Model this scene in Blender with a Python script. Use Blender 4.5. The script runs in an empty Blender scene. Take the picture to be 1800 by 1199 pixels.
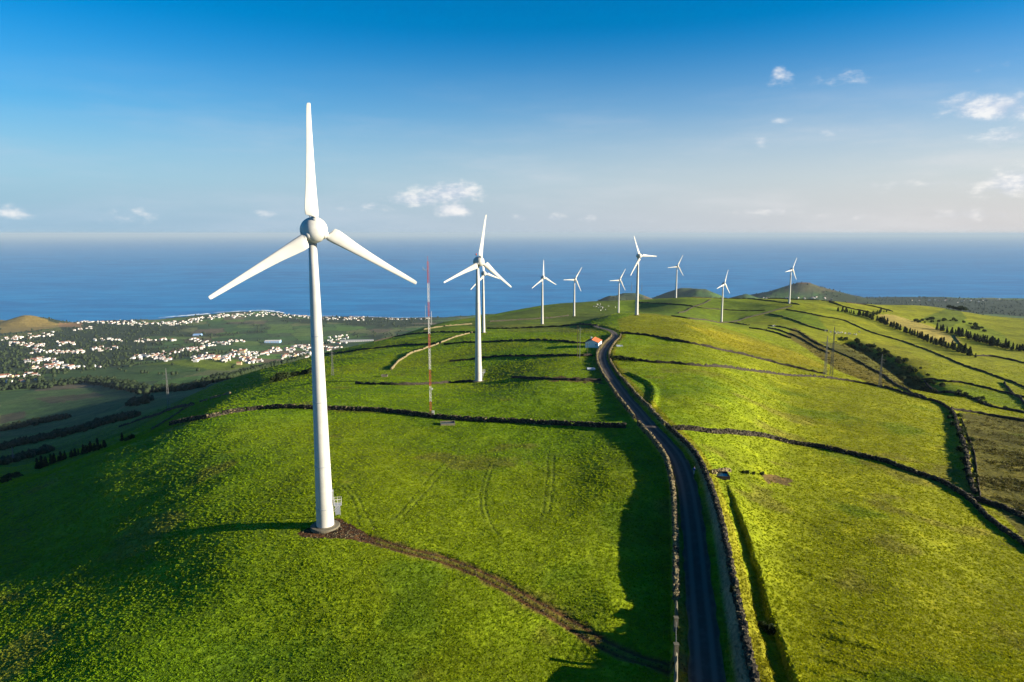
import bpy, bmesh, math, random
import numpy as np
from mathutils import Vector, Matrix

random.seed(7)
RNG = np.random.default_rng(11)
SC = bpy.context.scene
COL = SC.collection
R = math.radians

# ------------------------------------------------------------------ camera, sky, sun, exposure
CAM_Z = 600.0                 # metres above the sea
PITCH = R(8.97)
F = 1200.0                    # focal length in pixels of the 1800 px wide photograph
cam = bpy.data.cameras.new('camera')
cam.sensor_width = 36.0
cam.lens = 24.0
cam.clip_start = 1.0
cam.clip_end = 400000.0
camo = bpy.data.objects.new('camera', cam)
COL.objects.link(camo)
camo.location = (0, 0, CAM_Z)
camo.rotation_euler = (math.pi / 2 - PITCH, 0, 0)
SC.camera = camo

SUN_EL = R(14.0)
SUN_BEHIND = R(10.0)          # the sun stands to the right and this far behind the camera's shoulder
SUN = Vector((math.cos(SUN_BEHIND) * math.cos(SUN_EL), -math.sin(SUN_BEHIND) * math.cos(SUN_EL), math.sin(SUN_EL)))
SKY_STRENGTH = 0.062
sl = bpy.data.lights.new('sun', 'SUN')
sl.energy = 4.0
sl.angle = R(0.5)
sl.color = (1.0, 0.90, 0.72)
slo = bpy.data.objects.new('sun', sl)
COL.objects.link(slo)
slo.location = (300, -100, 900)
slo.rotation_euler = (-SUN).to_track_quat('-Z', 'Y').to_euler()

SC.view_settings.view_transform = 'Standard'
SC.view_settings.look = 'None'
SC.view_settings.gamma = 1.0
SC.view_settings.use_curve_mapping = False
SC.view_settings.exposure = 1.9
SC.render.engine = 'CYCLES'
SC.cycles.max_bounces = 6
SC.cycles.diffuse_bounces = 2
SC.cycles.glossy_bounces = 2
SC.cycles.volume_bounces = 0
SC.cycles.use_denoising = True


class NT:
    """small helper to write node trees"""
    def __init__(self, tree):
        self.t = tree
        self.n = tree.nodes
        self.n.clear()

    def node(self, kind, **kw):
        nd = self.n.new(kind)
        for k, v in kw.items():
            setattr(nd, k, v)
        return nd

    def put(self, sock, v):
        if v is None:
            return
        if isinstance(v, bpy.types.NodeSocket):
            self.t.links.new(v, sock)
        elif isinstance(v, bpy.types.Node):
            self.t.links.new(v.outputs[0], sock)
        else:
            sock.default_value = v

    def math(self, op, a, b=None, c=None, clamp=False):
        nd = self.node('ShaderNodeMath', operation=op, use_clamp=clamp)
        self.put(nd.inputs[0], a)
        self.put(nd.inputs[1], b)
        self.put(nd.inputs[2], c)
        return nd.outputs[0]

    def mix(self, fac, a, b, blend='MIX'):
        nd = self.node('ShaderNodeMix', data_type='RGBA', blend_type=blend)
        self.put(nd.inputs[0], fac)
        for s, v in ((nd.inputs[6], a), (nd.inputs[7], b)):
            if isinstance(v, tuple) and len(v) == 3:
                v = v + (1.0,)
            self.put(s, v)
        return nd.outputs[2]

    def noise(self, vec, scale, detail=4.0, rough=0.55, out=0):
        nd = self.node('ShaderNodeTexNoise')
        self.put(nd.inputs['Vector'], vec)
        nd.inputs['Scale'].default_value = scale
        nd.inputs['Detail'].default_value = detail
        nd.inputs['Roughness'].default_value = rough
        return nd.outputs[out]

    def ramp(self, v, lo, hi, a=0.0, b=1.0, smooth=True):
        nd = self.node('ShaderNodeMapRange', interpolation_type='SMOOTHSTEP' if smooth else 'LINEAR')
        self.put(nd.inputs[0], v)
        for i, x in zip((1, 2, 3, 4), (lo, hi, a, b)):
            self.put(nd.inputs[i], x)
        return nd.outputs[0]

    def scale(self, vec, s):
        nd = self.node('ShaderNodeMapping')
        self.put(nd.inputs[0], vec)
        nd.inputs['Scale'].default_value = s
        return nd.outputs[0]


def pix_dir(px, py):
    """direction (x/y, z/y) in the world of a point of the photograph"""
    b = (599.5 - py) / F
    den = math.cos(PITCH) + b * math.sin(PITCH)
    return (px - 900.0) / F / den, (-math.sin(PITCH) + b * math.cos(PITCH)) / den


def build_world():
    w = bpy.data.worlds.new('World')
    SC.world = w
    w.use_nodes = True
    N = NT(w.node_tree)
    sky = N.node('ShaderNodeTexSky', sky_type='NISHITA', sun_disc=False)
    sky.sun_elevation = SUN_EL
    sky.sun_rotation = math.pi / 2 + SUN_BEHIND
    sky.altitude = 600.0
    sky.air_density = 1.0
    sky.dust_density = 0.6
    sky.ozone_density = 2.2
    hs = N.node('ShaderNodeHueSaturation')
    hs.inputs['Saturation'].default_value = 1.85
    hs.inputs['Value'].default_value = 0.72
    hs.inputs['Hue'].default_value = 0.507
    N.put(hs.inputs['Color'], sky)
    tc = N.node('ShaderNodeTexCoord').outputs['Generated']
    sp = N.node('ShaderNodeSeparateXYZ')
    N.put(sp.inputs[0], tc)
    az = N.math('ARCTAN2', sp.outputs[0], sp.outputs[1])
    el = N.math('ARCSINE', sp.outputs[2])
    # clouds: noise gathered round the bearings where the photograph has cumulus puffs
    cb = N.node('ShaderNodeCombineXYZ')
    N.put(cb.inputs[0], az)
    N.put(cb.inputs[1], N.math('MULTIPLY', el, 1.9))
    cv = cb.outputs[0]
    n1 = N.noise(cv, 30.0, 8.0, 0.6)
    n2 = N.noise(cv, 9.0, 5.0, 0.6)
    nb = N.math('ADD', N.math('MULTIPLY', n1, 0.6), N.math('MULTIPLY', n2, 0.4))
    total = None
    puffs = [  # px, py, half width, half height, strength
        (790, 338, 62, 20, 1.0), (735, 350, 60, 14, 0.75), (800, 368, 34, 12, 0.85), (640, 362, 50, 8, 0.5),
        (1745, 187, 55, 20, 1.0), (1790, 190, 30, 14, 0.8), (1785, 238, 45, 14, 0.6), (1790, 318, 44, 22, 0.85),
        (1366, 135, 22, 18, 0.62), (1490, 132, 40, 14, 0.34), (1455, 231, 26, 9, 0.5), (1340, 249, 16, 9, 0.5),
        (1765, 115, 42, 12, 0.42), (1375, 211, 26, 7, 0.3), (1560, 325, 70, 10, 0.42), (1650, 322, 60, 9, 0.42),
        (20, 374, 34, 12, 0.55), (975, 383, 26, 9, 0.5), (1030, 384, 26, 9, 0.5), (910, 382, 24, 8, 0.4),
        (1150, 386, 18, 8, 0.35), (1200, 385, 22, 9, 0.35), (230, 380, 60, 12, 0.3), (470, 378, 50, 8, 0.35),
        (1350, 372, 60, 6, 0.3), (1500, 383, 60, 8, 0.3), (1700, 378, 80, 10, 0.35)]
    for px, py, hw, hh, st in puffs:
        u, t = pix_dir(px, py)
        a0 = math.atan(u)
        e0 = math.atan(t * math.cos(a0))
        dx = N.math('MULTIPLY', N.math('SUBTRACT', az, a0), F / (hw * 1.05))
        dy = N.math('MULTIPLY', N.math('SUBTRACT', el, e0), F / (hh * 1.05))
        r2 = N.math('ADD', N.math('MULTIPLY', dx, dx), N.math('MULTIPLY', dy, dy))
        g = N.math('MULTIPLY', N.math('POWER', 2.718, N.math('MULTIPLY', r2, -0.9)), min(1.0, st * 0.85 + 0.13))
        total = g if total is None else N.math('MAXIMUM', total, g)
    dens = N.math('ADD', total, N.math('MULTIPLY', N.math('SUBTRACT', nb, 0.5), 2.9))
    alpha = N.ramp(dens, 0.26, 1.1)
    alpha = N.math('MULTIPLY', alpha, N.ramp(total, 0.03, 0.22))
    # thin veil and low bank hanging over the horizon all the way round
    vn = N.noise(N.scale(cv, (1.0, 3.0, 1.0)), 3.2, 6.0, 0.6)
    veil = N.math('MULTIPLY', N.ramp(vn, 0.42, 0.78), N.ramp(el, 0.24, 0.02))
    veil = N.math('MULTIPLY', veil, 0.55)
    band = N.math('MULTIPLY', N.ramp(el, 0.28, 0.0), 0.95)
    # horizon colour runs from blue on the left to pale and warm on the right
    side = N.ramp(az, -0.9, 1.0)
    bandcol = N.mix(side, (1.2, 2.15, 3.05), (3.1, 2.95, 3.0))
    cloudcol = N.mix(N.ramp(n1, 0.38, 0.66), (2.6, 2.9, 3.5), (4.6, 4.45, 4.3))
    c = N.mix(band, hs.outputs[0], bandcol)
    c = N.mix(veil, c, N.mix(side, (2.0, 2.65, 3.3), (3.9, 3.7, 3.6)))
    c = N.mix(N.math('MULTIPLY', alpha, 0.78), c, cloudcol)
    bg = N.node('ShaderNodeBackground')
    bg.inputs['Strength'].default_value = SKY_STRENGTH
    N.put(bg.inputs['Color'], c)
    out = N.node('ShaderNodeOutputWorld')
    N.put(out.inputs['Surface'], bg)


build_world()


# ------------------------------------------------------------------ helpers
def tag(o, label=None, cat=None, group=None, kind=None):
    if label: o['label'] = label
    if cat: o['category'] = cat
    if group: o['group'] = group
    if kind: o['kind'] = kind
    return o


def empty(name, loc, label, cat, group=None, rz=0.0):
    o = bpy.data.objects.new(name, None)
    o.empty_display_size = 0.5
    o.location = loc
    o.rotation_euler = (0, 0, rz)
    COL.objects.link(o)
    return tag(o, label, cat, group)


def obj(name, me, parent=None, loc=(0, 0, 0)):
    o = bpy.data.objects.new(name, me)
    o.location = loc
    COL.objects.link(o)
    if parent is not None:
        o.parent = parent
    return o


def mesh(name, V, Fc, mats, midx=None, smooth=False):
    me = bpy.data.meshes.new(name)
    me.from_pydata([tuple(v) for v in V], [], [tuple(f) for f in Fc])
    for m in (mats if isinstance(mats, (list, tuple)) else [mats]):
        me.materials.append(m)
    if midx is not None:
        me.polygons.foreach_set('material_index', np.asarray(midx, dtype=np.int32))
    if smooth:
        me.polygons.foreach_set('use_smooth', np.ones(len(me.polygons), dtype=bool))
    me.update()
    return me


def big_mesh(name, V, Q, mats, smooth=True):
    """numpy arrays of vertices and quads (or triangles)"""
    me = bpy.data.meshes.new(name)
    k = Q.shape[1]
    me.vertices.add(len(V))
    me.vertices.foreach_set('co', np.asarray(V, dtype=np.float32).ravel())
    me.loops.add(Q.size)
    me.loops.foreach_set('vertex_index', Q.astype(np.int32).ravel())
    me.polygons.add(len(Q))
    me.polygons.foreach_set('loop_start', np.arange(0, Q.size, k, dtype=np.int32))
    if smooth:
        me.polygons.foreach_set('use_smooth', np.ones(len(Q), dtype=bool))
    for m in (mats if isinstance(mats, (list, tuple)) else [mats]):
        me.materials.append(m)
    me.update(calc_edges=True)
    return me


class MB:
    """collects simple shapes into one mesh"""
    def __init__(self):
        self.V, self.F, self.I = [], [], []

    def add(self, V, Fc, i=0):
        o = len(self.V)
        self.V += [tuple(v) for v in V]
        self.F += [tuple(a + o for a in f) for f in Fc]
        self.I += [i] * len(Fc)

    def box(self, c, s, i=0, rz=0.0, M=None):
        V = []
        for dz in (-.5, .5):
            for dx, dy in ((-.5, -.5), (.5, -.5), (.5, .5), (-.5, .5)):
                p = Vector((dx * s[0], dy * s[1], dz * s[2]))
                if rz: p = Matrix.Rotation(rz, 3, 'Z') @ p
                if M is not None: p = M @ p
                V.append((p.x + c[0], p.y + c[1], p.z + c[2]))
        self.add(V, [(3, 2, 1, 0), (4, 5, 6, 7), (0, 1, 5, 4), (1, 2, 6, 5), (2, 3, 7, 6), (3, 0, 4, 7)], i)

    def tube(self, a, b, r0, r1=None, n=6, i=0, caps=True):
        r1 = r0 if r1 is None else r1
        a, b = Vector(a), Vector(b)
        d = (b - a).normalized()
        x = d.orthogonal().normalized()
        y = d.cross(x)
        V = []
        for p, r in ((a, r0), (b, r1)):
            for k in range(n):
                t = 2 * math.pi * k / n
                V.append(p + (x * math.cos(t) + y * math.sin(t)) * r)
        Fc = [(k, (k + 1) % n, n + (k + 1) % n, n + k) for k in range(n)]
        if caps:
            Fc += [tuple(range(n - 1, -1, -1)), tuple(range(n, 2 * n))]
        self.add(V, Fc, i)

    def lathe(self, prof, n=24, i=0, axis='Z', close=True):
        V, Fc = [], []
        for r, z in prof:
            for k in range(n):
                t = 2 * math.pi * k / n
                p = (r * math.cos(t), r * math.sin(t), z)
                if axis == 'Y':
                    p = (p[0], p[2], p[1])
                V.append(p)
        for j in range(len(prof) - 1):
            for k in range(n):
                q = (j * n + k, j * n + (k + 1) % n, (j + 1) * n + (k + 1) % n, (j + 1) * n + k)
                Fc.append(q if axis == 'Z' else q[::-1])
        if close:
            e = (len(prof) - 1) * n
            t0, t1 = tuple(range(n - 1, -1, -1)), tuple(range(e, e + n))
            Fc += [t0, t1] if axis == 'Z' else [t0[::-1], t1[::-1]]
        self.add(V, Fc, i)

    def build(self, name, mats, parent=None, smooth=False, loc=(0, 0, 0)):
        return obj(name, mesh(name, self.V, self.F, mats, self.I, smooth), parent, loc)


def material(name, base, rough=0.7, var=0.25, scale=3.0, spec=0.3, bump=0.0, bscale=20.0, attr=None, metal=0.0):
    m = bpy.data.materials.new(name)
    m.use_nodes = True
    N = NT(m.node_tree)
    co = N.node('ShaderNodeTexCoord').outputs['Object']
    n = N.noise(co, scale, 5.0, 0.6)
    if attr:
        at = N.node('ShaderNodeAttribute', attribute_name=attr).outputs['Color']
    else:
        at = tuple(base) + (1.0,)
    v = N.ramp(n, 0.3, 0.7, 1.0 - var, 1.0 + var, False)
    sc = N.node('ShaderNodeVectorMath', operation='SCALE')
    if attr:
        N.put(sc.inputs[0], at)
    else:
        sc.inputs[0].default_value = base
    N.put(sc.inputs['Scale'], v)
    b = N.node('ShaderNodeBsdfPrincipled')
    N.put(b.inputs['Base Color'], sc.outputs[0])
    b.inputs['Roughness'].default_value = rough
    b.inputs['Specular IOR Level'].default_value = spec
    b.inputs['Metallic'].default_value = metal
    if bump:
        bp = N.node('ShaderNodeBump')
        bp.inputs['Strength'].default_value = bump
        bp.inputs['Distance'].default_value = 0.1
        N.put(bp.inputs['Height'], N.noise(co, bscale, 6.0, 0.65))
        N.put(b.inputs['Normal'], bp)
    o = N.node('ShaderNodeOutputMaterial')
    N.put(o.inputs['Surface'], b)
    return m


# ------------------------------------------------------------------ value noise in numpy
def _hash(ix, iy, seed):
    h = (ix.astype(np.int64) * 374761393 + iy.astype(np.int64) * 668265263 + seed * 1442695041) & 0x7fffffff
    h = ((h ^ (h >> 13)) * 1274126177) & 0x7fffffff
    return ((h ^ (h >> 16)) & 0xffff) / 65535.0


def vnoise(x, y, seed=0):
    ix, iy = np.floor(x), np.floor(y)
    fx, fy = x - ix, y - iy
    fx = fx * fx * fx * (fx * (fx * 6 - 15) + 10)
    fy = fy * fy * fy * (fy * (fy * 6 - 15) + 10)
    a, b = _hash(ix, iy, seed), _hash(ix + 1, iy, seed)
    c, d = _hash(ix, iy + 1, seed), _hash(ix + 1, iy + 1, seed)
    return (a + (b - a) * fx) * (1 - fy) + (c + (d - c) * fx) * fy - 0.5


def fbm(x, y, wl, oct=3, seed=0):
    s, a = 0.0, 1.0
    for k in range(oct):
        s = s + a * vnoise(x / wl + 17.3 * k, y / wl - 9.1 * k, seed + k)
        wl *= 0.48
        a *= 0.5
    return s


def smooth01(v, a, b):
    t = np.clip((v - a) / (b - a), 0, 1)
    return t * t * (3 - 2 * t)


def pchip(xs, ys, x):
    xs, ys = np.asarray(xs, float), np.asarray(ys, float)
    h, dl = np.diff(xs), np.diff(ys) / np.diff(xs)
    d = np.zeros_like(ys)
    for k in range(1, len(xs) - 1):
        if dl[k - 1] * dl[k] > 0:
            w1, w2 = 2 * h[k] + h[k - 1], h[k] + 2 * h[k - 1]
            d[k] = (w1 + w2) / (w1 / dl[k - 1] + w2 / dl[k])
    d[0], d[-1] = dl[0], dl[-1]
    i = np.clip(np.searchsorted(xs, x) - 1, 0, len(xs) - 2)
    t = (np.clip(x, xs[0], xs[-1]) - xs[i]) / h[i]
    return ((1 + 2 * t) * (1 - t) ** 2 * ys[i] + t * (1 - t) ** 2 * h[i] * d[i]
            + t * t * (3 - 2 * t) * ys[i + 1] + t * t * (t - 1) * h[i] * d[i + 1])


# ------------------------------------------------------------------ the terrain's height
def Trow(py):
    return -pix_dir(900, py)[1]


# profiles of the land along lines of sight from the ridge's end: bearing px -> (distance north, row where that ground is seen)
PROF = {
    0: [(40, 1600), (79, 1199), (93, 1100), (119, 1000), (143, 930), (164, 880), (180, 855), (300, 840), (420, 820), (560, 800), (800, 770),
        (1050, 740), (1400, 700), (1900, 660), (2700, 620), (3250, 600), (3900, 580), (4500, 566), (5200, 555)],
    200: [(40, 1560), (76, 1199), (87.5, 1100), (106, 1000), (124, 930), (153, 850), (178, 800), (190, 785), (330, 776), (450, 762), (650, 742),
          (900, 720), (1150, 700), (1480, 680), (1850, 660), (2250, 640), (2700, 620), (3250, 600), (3850, 580), (4650, 563), (5300, 553)],
    400: [(40, 1540), (75, 1199), (98, 1000), (113, 930), (137, 850), (158, 800), (180, 760), (202, 730), (250, 710), (310, 695), (420, 681),
          (540, 667), (800, 680), (1200, 672), (1700, 655), (2300, 630), (3200, 600), (4200, 570), (4980, 550), (5700, 541)],
    600: [(40, 1530), (74, 1199), (96, 1000), (110, 930), (132, 850), (153, 800), (184, 750), (212, 715), (262, 680), (320, 660), (410, 640),
          (520, 625), (640, 614), (900, 632), (1500, 650), (2200, 635), (2958, 610), (3760, 580), (4650, 559), (5400, 551)],
    800: [(40, 1520), (74, 1199), (84, 1100), (98, 1000), (111, 930), (135, 850), (156, 800), (184, 750), (225, 700), (284, 671), (350, 641),
          (410, 621), (490, 601), (571, 585), (680, 575), (850, 566), (1000, 562), (1400, 580), (2300, 600), (3400, 586), (4300, 568), (4780, 558), (5500, 550)],
    1000: [(40, 1510), (75, 1199), (99, 1000), (113, 930), (136, 850), (155, 800), (180, 750), (211, 700), (253, 660), (286, 640), (334, 620),
           (400, 600), (470, 585), (580, 575), (760, 565), (923, 555), (1080, 543), (1270, 532), (1700, 550), (3000, 575), (4700, 560), (5500, 550)],
    1100: [(40, 1505), (74, 1199), (98, 1000), (115, 915), (136, 835), (170, 755), (208, 702), (255, 660), (325, 620), (385, 600), (440, 583), (520, 565),
           (600, 550), (720, 552), (900, 553), (1034, 548), (1150, 538), (1300, 527), (1700, 545), (3000, 570), (4800, 558), (5600, 548)],
    1200: [(40, 1500), (73, 1199), (98, 1000), (117, 900), (136, 830), (165, 760), (208, 700), (255, 660), (330, 620), (390, 600), (460, 580), (545, 563),
           (620, 557), (800, 553), (900, 545), (1030, 532), (1176, 520), (1500, 535), (3000, 560), (5000, 548), (6000, 538)],
    1268: [(40, 1500), (73, 1199), (99, 1000), (120, 900), (140, 835), (168, 766), (213, 705), (262, 664), (340, 630), (420, 609), (520, 590), (640, 573),
           (760, 570), (896, 565), (1000, 545), (1190, 523), (1500, 540), (3000, 560), (5200, 544), (6200, 534)],
    1400: [(40, 1490), (72, 1199), (104, 1000), (130, 900), (150, 850), (178, 800), (220, 750), (290, 700), (370, 660), (430, 640), (520, 620),
           (620, 600), (740, 580), (860, 560), (960, 545), (1010, 534), (1150, 525), (1500, 540), (3000, 560), (5000, 540), (5800, 528), (6600, 522)],
    1600: [(40, 1490), (71, 1199), (105, 1000), (135, 900), (160, 850), (190, 800), (240, 750), (330, 700), (400, 683), (460, 668), (540, 645), (650, 620),
           (760, 600), (880, 580), (1030, 560), (1200, 545), (1400, 535), (1900, 548), (3000, 560), (4300, 545), (5300, 530), (6100, 523), (6800, 520)],
    1800: [(40, 1490), (72, 1199), (113, 1000), (128, 950), (172, 850), (205, 800), (280, 750), (420, 700), (600, 650), (850, 600), (1050, 575), (1250, 560),
           (1700, 575), (2800, 572), (4300, 549), (5300, 534), (6160, 525), (6900, 521)],
}
PROF[-420] = [(y, p + (85 if y < 200 else 8)) for y, p in PROF[0]]
PROF[2230] = [(y, p + (26 if y < 700 else 2)) for y, p in PROF[1800]]
COLS = sorted(PROF)

US = np.concatenate([np.linspace(-1.12, -0.83, 50, endpoint=False), np.linspace(-0.83, 0.83, 840), np.linspace(0.83, 1.12, 51)[1:]])
LS = np.concatenate([np.linspace(math.log(44), math.log(66), 50, endpoint=False), np.linspace(math.log(66), math.log(260), 400, endpoint=False),
                     np.linspace(math.log(260), math.log(1700), 260, endpoint=False), np.linspace(math.log(1700), math.log(7200), 170)])


def base_T():
    lg = np.linspace(math.log(40), math.log(7300), 420)
    ug = np.linspace(-1.14, 1.14, 240)
    cols = np.array([pchip(np.log([a for a, _ in PROF[c]]), [Trow(p) for _, p in PROF[c]], lg) for c in COLS])
    cu = np.array([(c - 900) / F / math.cos(PITCH) for c in COLS])
    G = np.array([pchip(cu, cols[:, j], ug) for j in range(len(lg))])      # [l, u]
    for _ in range(3):                                                    # soften the joins between profiles
        P = np.pad(G, ((1, 1), (2, 2)), mode='edge')
        G = (P[1:-1, :-4] + 2 * P[1:-1, 1:-3] + 3 * P[1:-1, 2:-2] + 2 * P[1:-1, 3:-1] + P[1:-1, 4:]) / 9
        P = np.pad(G, ((1, 1), (0, 0)), mode='edge')
        G = 0.2 * P[:-2] + 0.6 * P[1:-1] + 0.2 * P[2:]
    return lg, ug, G


def cubic_sample(lg, ug, G, l, u):
    """smooth (Catmull-Rom) look-up on a regular grid"""
    def w(t):
        return (-.5 * t + t * t - .5 * t ** 3, 1 - 2.5 * t * t + 1.5 * t ** 3, .5 * t + 2 * t * t - 1.5 * t ** 3, -.5 * t * t + .5 * t ** 3)
    fl = np.clip((l - lg[0]) / (lg[1] - lg[0]), 1, len(lg) - 2.001)
    fu = np.clip((u - ug[0]) / (ug[1] - ug[0]), 1, len(ug) - 2.001)
    il, iu = fl.astype(int), fu.astype(int)
    wl, wu = w(fl - il), w(fu - iu)
    s = 0
    for a in range(4):
        for b in range(4):
            s = s + wl[a] * wu[b] * G[np.clip(il + a - 1, 0, len(lg) - 1), np.clip(iu + b - 1, 0, len(ug) - 1)]
    return s


LG, UG, TG = base_T()
LL, UU = np.meshgrid(LS, US, indexing='ij')
YY = np.exp(LL)
XX = UU * YY
ZZ = CAM_Z - YY * cubic_sample(LG, UG, TG, LL, UU)


def from_pixel(px, py, Y):
    u, t = pix_dir(px, py)
    return u * Y, Y, CAM_Z + t * Y


# hills by the shore
def cone(px, py, Y, rx, ry, flat=0.0, base=-30, power=1.0):
    global ZZ
    x, y, z = from_pixel(px, py, Y)
    d = np.sqrt(((XX - x) / rx) ** 2 + ((YY - y) / ry) ** 2)
    d = d * (1 + 0.25 * fbm(XX, YY, 260, 3, 40))
    h = z - (z - base) * np.maximum(d - flat, 0) ** power
    k = 14.0
    m = np.maximum(ZZ, h)
    ZZ = m + np.log1p(np.exp(-np.abs(ZZ - h) / k)) * k * 0.6


cone(46, 552, 4250, 420, 360)
cone(-40, 560, 4300, 420, 380)
cone(1412, 496, 5300, 820, 560, 0.06, 0, 0.85)
cone(1470, 514, 5350, 640, 500, 0.0, 0)
cone(1208, 507, 4900, 520, 420, 0.12, 0)
cone(1232, 508, 4800, 420, 360, 0.1, 0)
cone(1310, 513, 5000, 640, 420, 0.0, 0, 0.7)
cone(1108, 516, 4600, 560, 420, 0.1, 0)
cone(1080, 521, 4500, 340, 300, 0.16, 0)
_h = from_pixel(335, 640, 2080)
ZZ += 22 * np.exp(-(((XX - _h[0]) / 170) ** 2 + ((YY - _h[1]) / 260) ** 2))  # mound added to tilt the lowland field towards the sun
near = np.clip((620 - YY) / 260, 0, 1)
far = np.clip((YY - 1400) / 1500, 0, 1)
ZZ += (1 - far) * (0.55 * fbm(XX, YY, 70, 2, 1) + 0.22 * fbm(XX, YY, 24, 2, 5)) * np.clip(YY / 120, 0.8, 3.0)
ZZ += (1 - far) * smooth01(YY, 420, 760) * smooth01(XX / YY, .12, .3) * 4.2 * fbm(XX, YY, 210, 2, 61)
ZZ += near * 0.55 * smooth01(-XX / YY, .12, .4) * fbm(XX, YY * .7, 26, 2, 63)
_a, _b = XX * .83 - YY * .56, XX * .56 + YY * .83
ZZ += near * 0.20 * smooth01(XX / YY, .28, .5) * np.maximum(fbm(_a, _b * 5.0, 9.0, 2, 65) - .12, 0) * 2.2
ZZ += near * 0.16 * fbm(XX, YY, 5.5, 2, 9)
ZZ += far * 9.0 * fbm(XX, YY, 420, 4, 13)

# the island's shore: below these rows there is water
SHORE = [(-500, 572), (0, 566), (100, 569), (200, 564), (285, 565), (345, 558), (400, 551), (465, 547), (505, 552), (560, 557), (620, 557), (700, 560), (780, 558),
         (860, 552), (1000, 552), (1200, 548), (1400, 530), (1550, 524), (1800, 525.5), (2300, 526)]
shY = []
for px, py in SHORE:
    shY.append(CAM_Z / Trow(py))
shU = [(p - 900) / F / math.cos(PITCH) for p, _ in SHORE]
COAST = np.interp(UU, shU, shY) * (1 + 0.012 * fbm(UU * 5000, 0 * UU, 160, 3, 33))
low = np.clip((COAST - YY) / 70.0, -1, 1)
ZZ = np.where(low >= 1, np.maximum(ZZ, 5 + 4 * far), np.where(low > 0, np.minimum(np.maximum(ZZ, 5), 1.0 + low * 14.0), -12.0 * (-low) - 0.5))


def hit(px, py):
    """the first ground that the line of sight through a pixel meets"""
    u, t = pix_dir(px, py)
    j = np.clip(np.searchsorted(US, u), 1, len(US) - 1)
    f = (u - US[j - 1]) / (US[j] - US[j - 1])
    z = ZZ[:, j - 1] * (1 - f) + ZZ[:, j] * f
    d = z - (CAM_Z + t * np.exp(LS))
    k = np.argmax(d > 0)
    if d[k] <= 0:
        return None
    if k == 0:
        Y = math.exp(LS[0])
    else:
        g = d[k - 1] / (d[k - 1] - d[k])
        Y = math.exp(LS[k - 1] * (1 - g) + LS[k] * g)
    return np.array((u * Y, Y))


def ground(x, y):
    x, y = np.asarray(x, float), np.asarray(y, float)
    u, l = x / y, np.log(np.clip(y, 45, 7100))
    j = np.clip(np.searchsorted(US, u), 1, len(US) - 1)
    i = np.clip(np.searchsorted(LS, l), 1, len(LS) - 1)
    f = np.clip((u - US[j - 1]) / (US[j] - US[j - 1]), 0, 1)
    g = np.clip((l - LS[i - 1]) / (LS[i] - LS[i - 1]), 0, 1)
    return ((ZZ[i - 1, j - 1] * (1 - f) + ZZ[i - 1, j] * f) * (1 - g) + (ZZ[i, j - 1] * (1 - f) + ZZ[i, j] * f) * g)


def land(px, py, ymax=1500):
    """hit(), kept on the near ridge: a sight line that just clears the crest is lowered onto it"""
    for k in range(24):
        p = hit(px, py + k)
        if p is not None and p[1] < ymax:
            return p
    return hit(px, py)


def trace(pts, step=None):
    """pixels of the photograph -> smooth line on the ground (world x, y)"""
    P = np.array([land(*p) for p in pts])
    return resample(P, step) if step else P


def resample(P, step):
    # Catmull-Rom through the points, then equal steps
    Q = np.vstack([2 * P[0] - P[1], P, 2 * P[-1] - P[-2]])
    out = []
    for k in range(1, len(Q) - 2):
        for t in np.linspace(0, 1, 14, endpoint=False):
            a, b, c, d = Q[k - 1], Q[k], Q[k + 1], Q[k + 2]
            out.append(0.5 * (2 * b + (c - a) * t + (2 * a - 5 * b + 4 * c - d) * t * t + (3 * b - a - 3 * c + d) * t ** 3))
    out.append(Q[-2])
    out = np.array(out)
    s = np.concatenate([[0], np.cumsum(np.linalg.norm(np.diff(out, axis=0), axis=1))])
    n = max(2, int(s[-1] / step) + 1)
    q = np.linspace(0, s[-1], n)
    return np.stack([np.interp(q, s, out[:, 0]), np.interp(q, s, out[:, 1])], 1)


def line_dist(P, x, y):
    """distance to a polyline, signed (positive on the right), and how far along"""
    best = np.full(x.shape, 1e9)
    sign = np.ones_like(best)
    along = np.zeros_like(best)
    for k in range(len(P) - 1):
        a, b = P[k], P[k + 1]
        d = b - a
        L = d @ d
        t = np.clip(((x - a[0]) * d[0] + (y - a[1]) * d[1]) / L, 0, 1)
        ex, ey = x - a[0] - t * d[0], y - a[1] - t * d[1]
        q = ex * ex + ey * ey
        m = q < best
        best = np.where(m, q, best)
        sign = np.where(m, np.where(d[0] * ey - d[1] * ex < 0, 1.0, -1.0), sign)
        along = np.where(m, (k + t) / (len(P) - 1), along)
    return np.sqrt(best), sign, along


def near_line(P, reach):
    """grid vertices within reach of a polyline's box"""
    lo, hi = P.min(0) - reach, P.max(0) + reach
    return np.nonzero((XX > lo[0]) & (XX < hi[0]) & (YY > lo[1]) & (YY < hi[1]))


# ------------------------------------------------------------------ the road cut into the ridge
ROAD_PX = [(1242, 1199), (1236, 1120), (1229, 1040), (1222, 960), (1215, 900), (1206, 848), (1191, 806), (1165, 772), (1139, 746), (1118, 720), (1101, 700),
           (1083, 675), (1069, 655), (1060, 635), (1060, 619), (1070, 604), (1081, 593), (1079, 585), (1066, 579), (1046, 574)]
road = trace(ROAD_PX)
road = np.vstack([road[0] + (road[0] - road[1]) * 1.6, road])
ROAD = resample(road, 2.0)
rz = ground(ROAD[:, 0], ROAD[:, 1])
for _ in range(12):
    rz = np.convolve(np.pad(rz, 2, mode='edge'), np.ones(5) / 5, 'valid')
RY = [60, 75, 120, 175, 300, 430]
off_r = lambda y: np.interp(y, RY, [5.1, 4.9, 4.3, 3.7, 3.2, 3.1])
off_l = lambda y: np.interp(y, RY, [3.7, 3.5, 3.0, 2.7, 2.6, 2.5])
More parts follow.
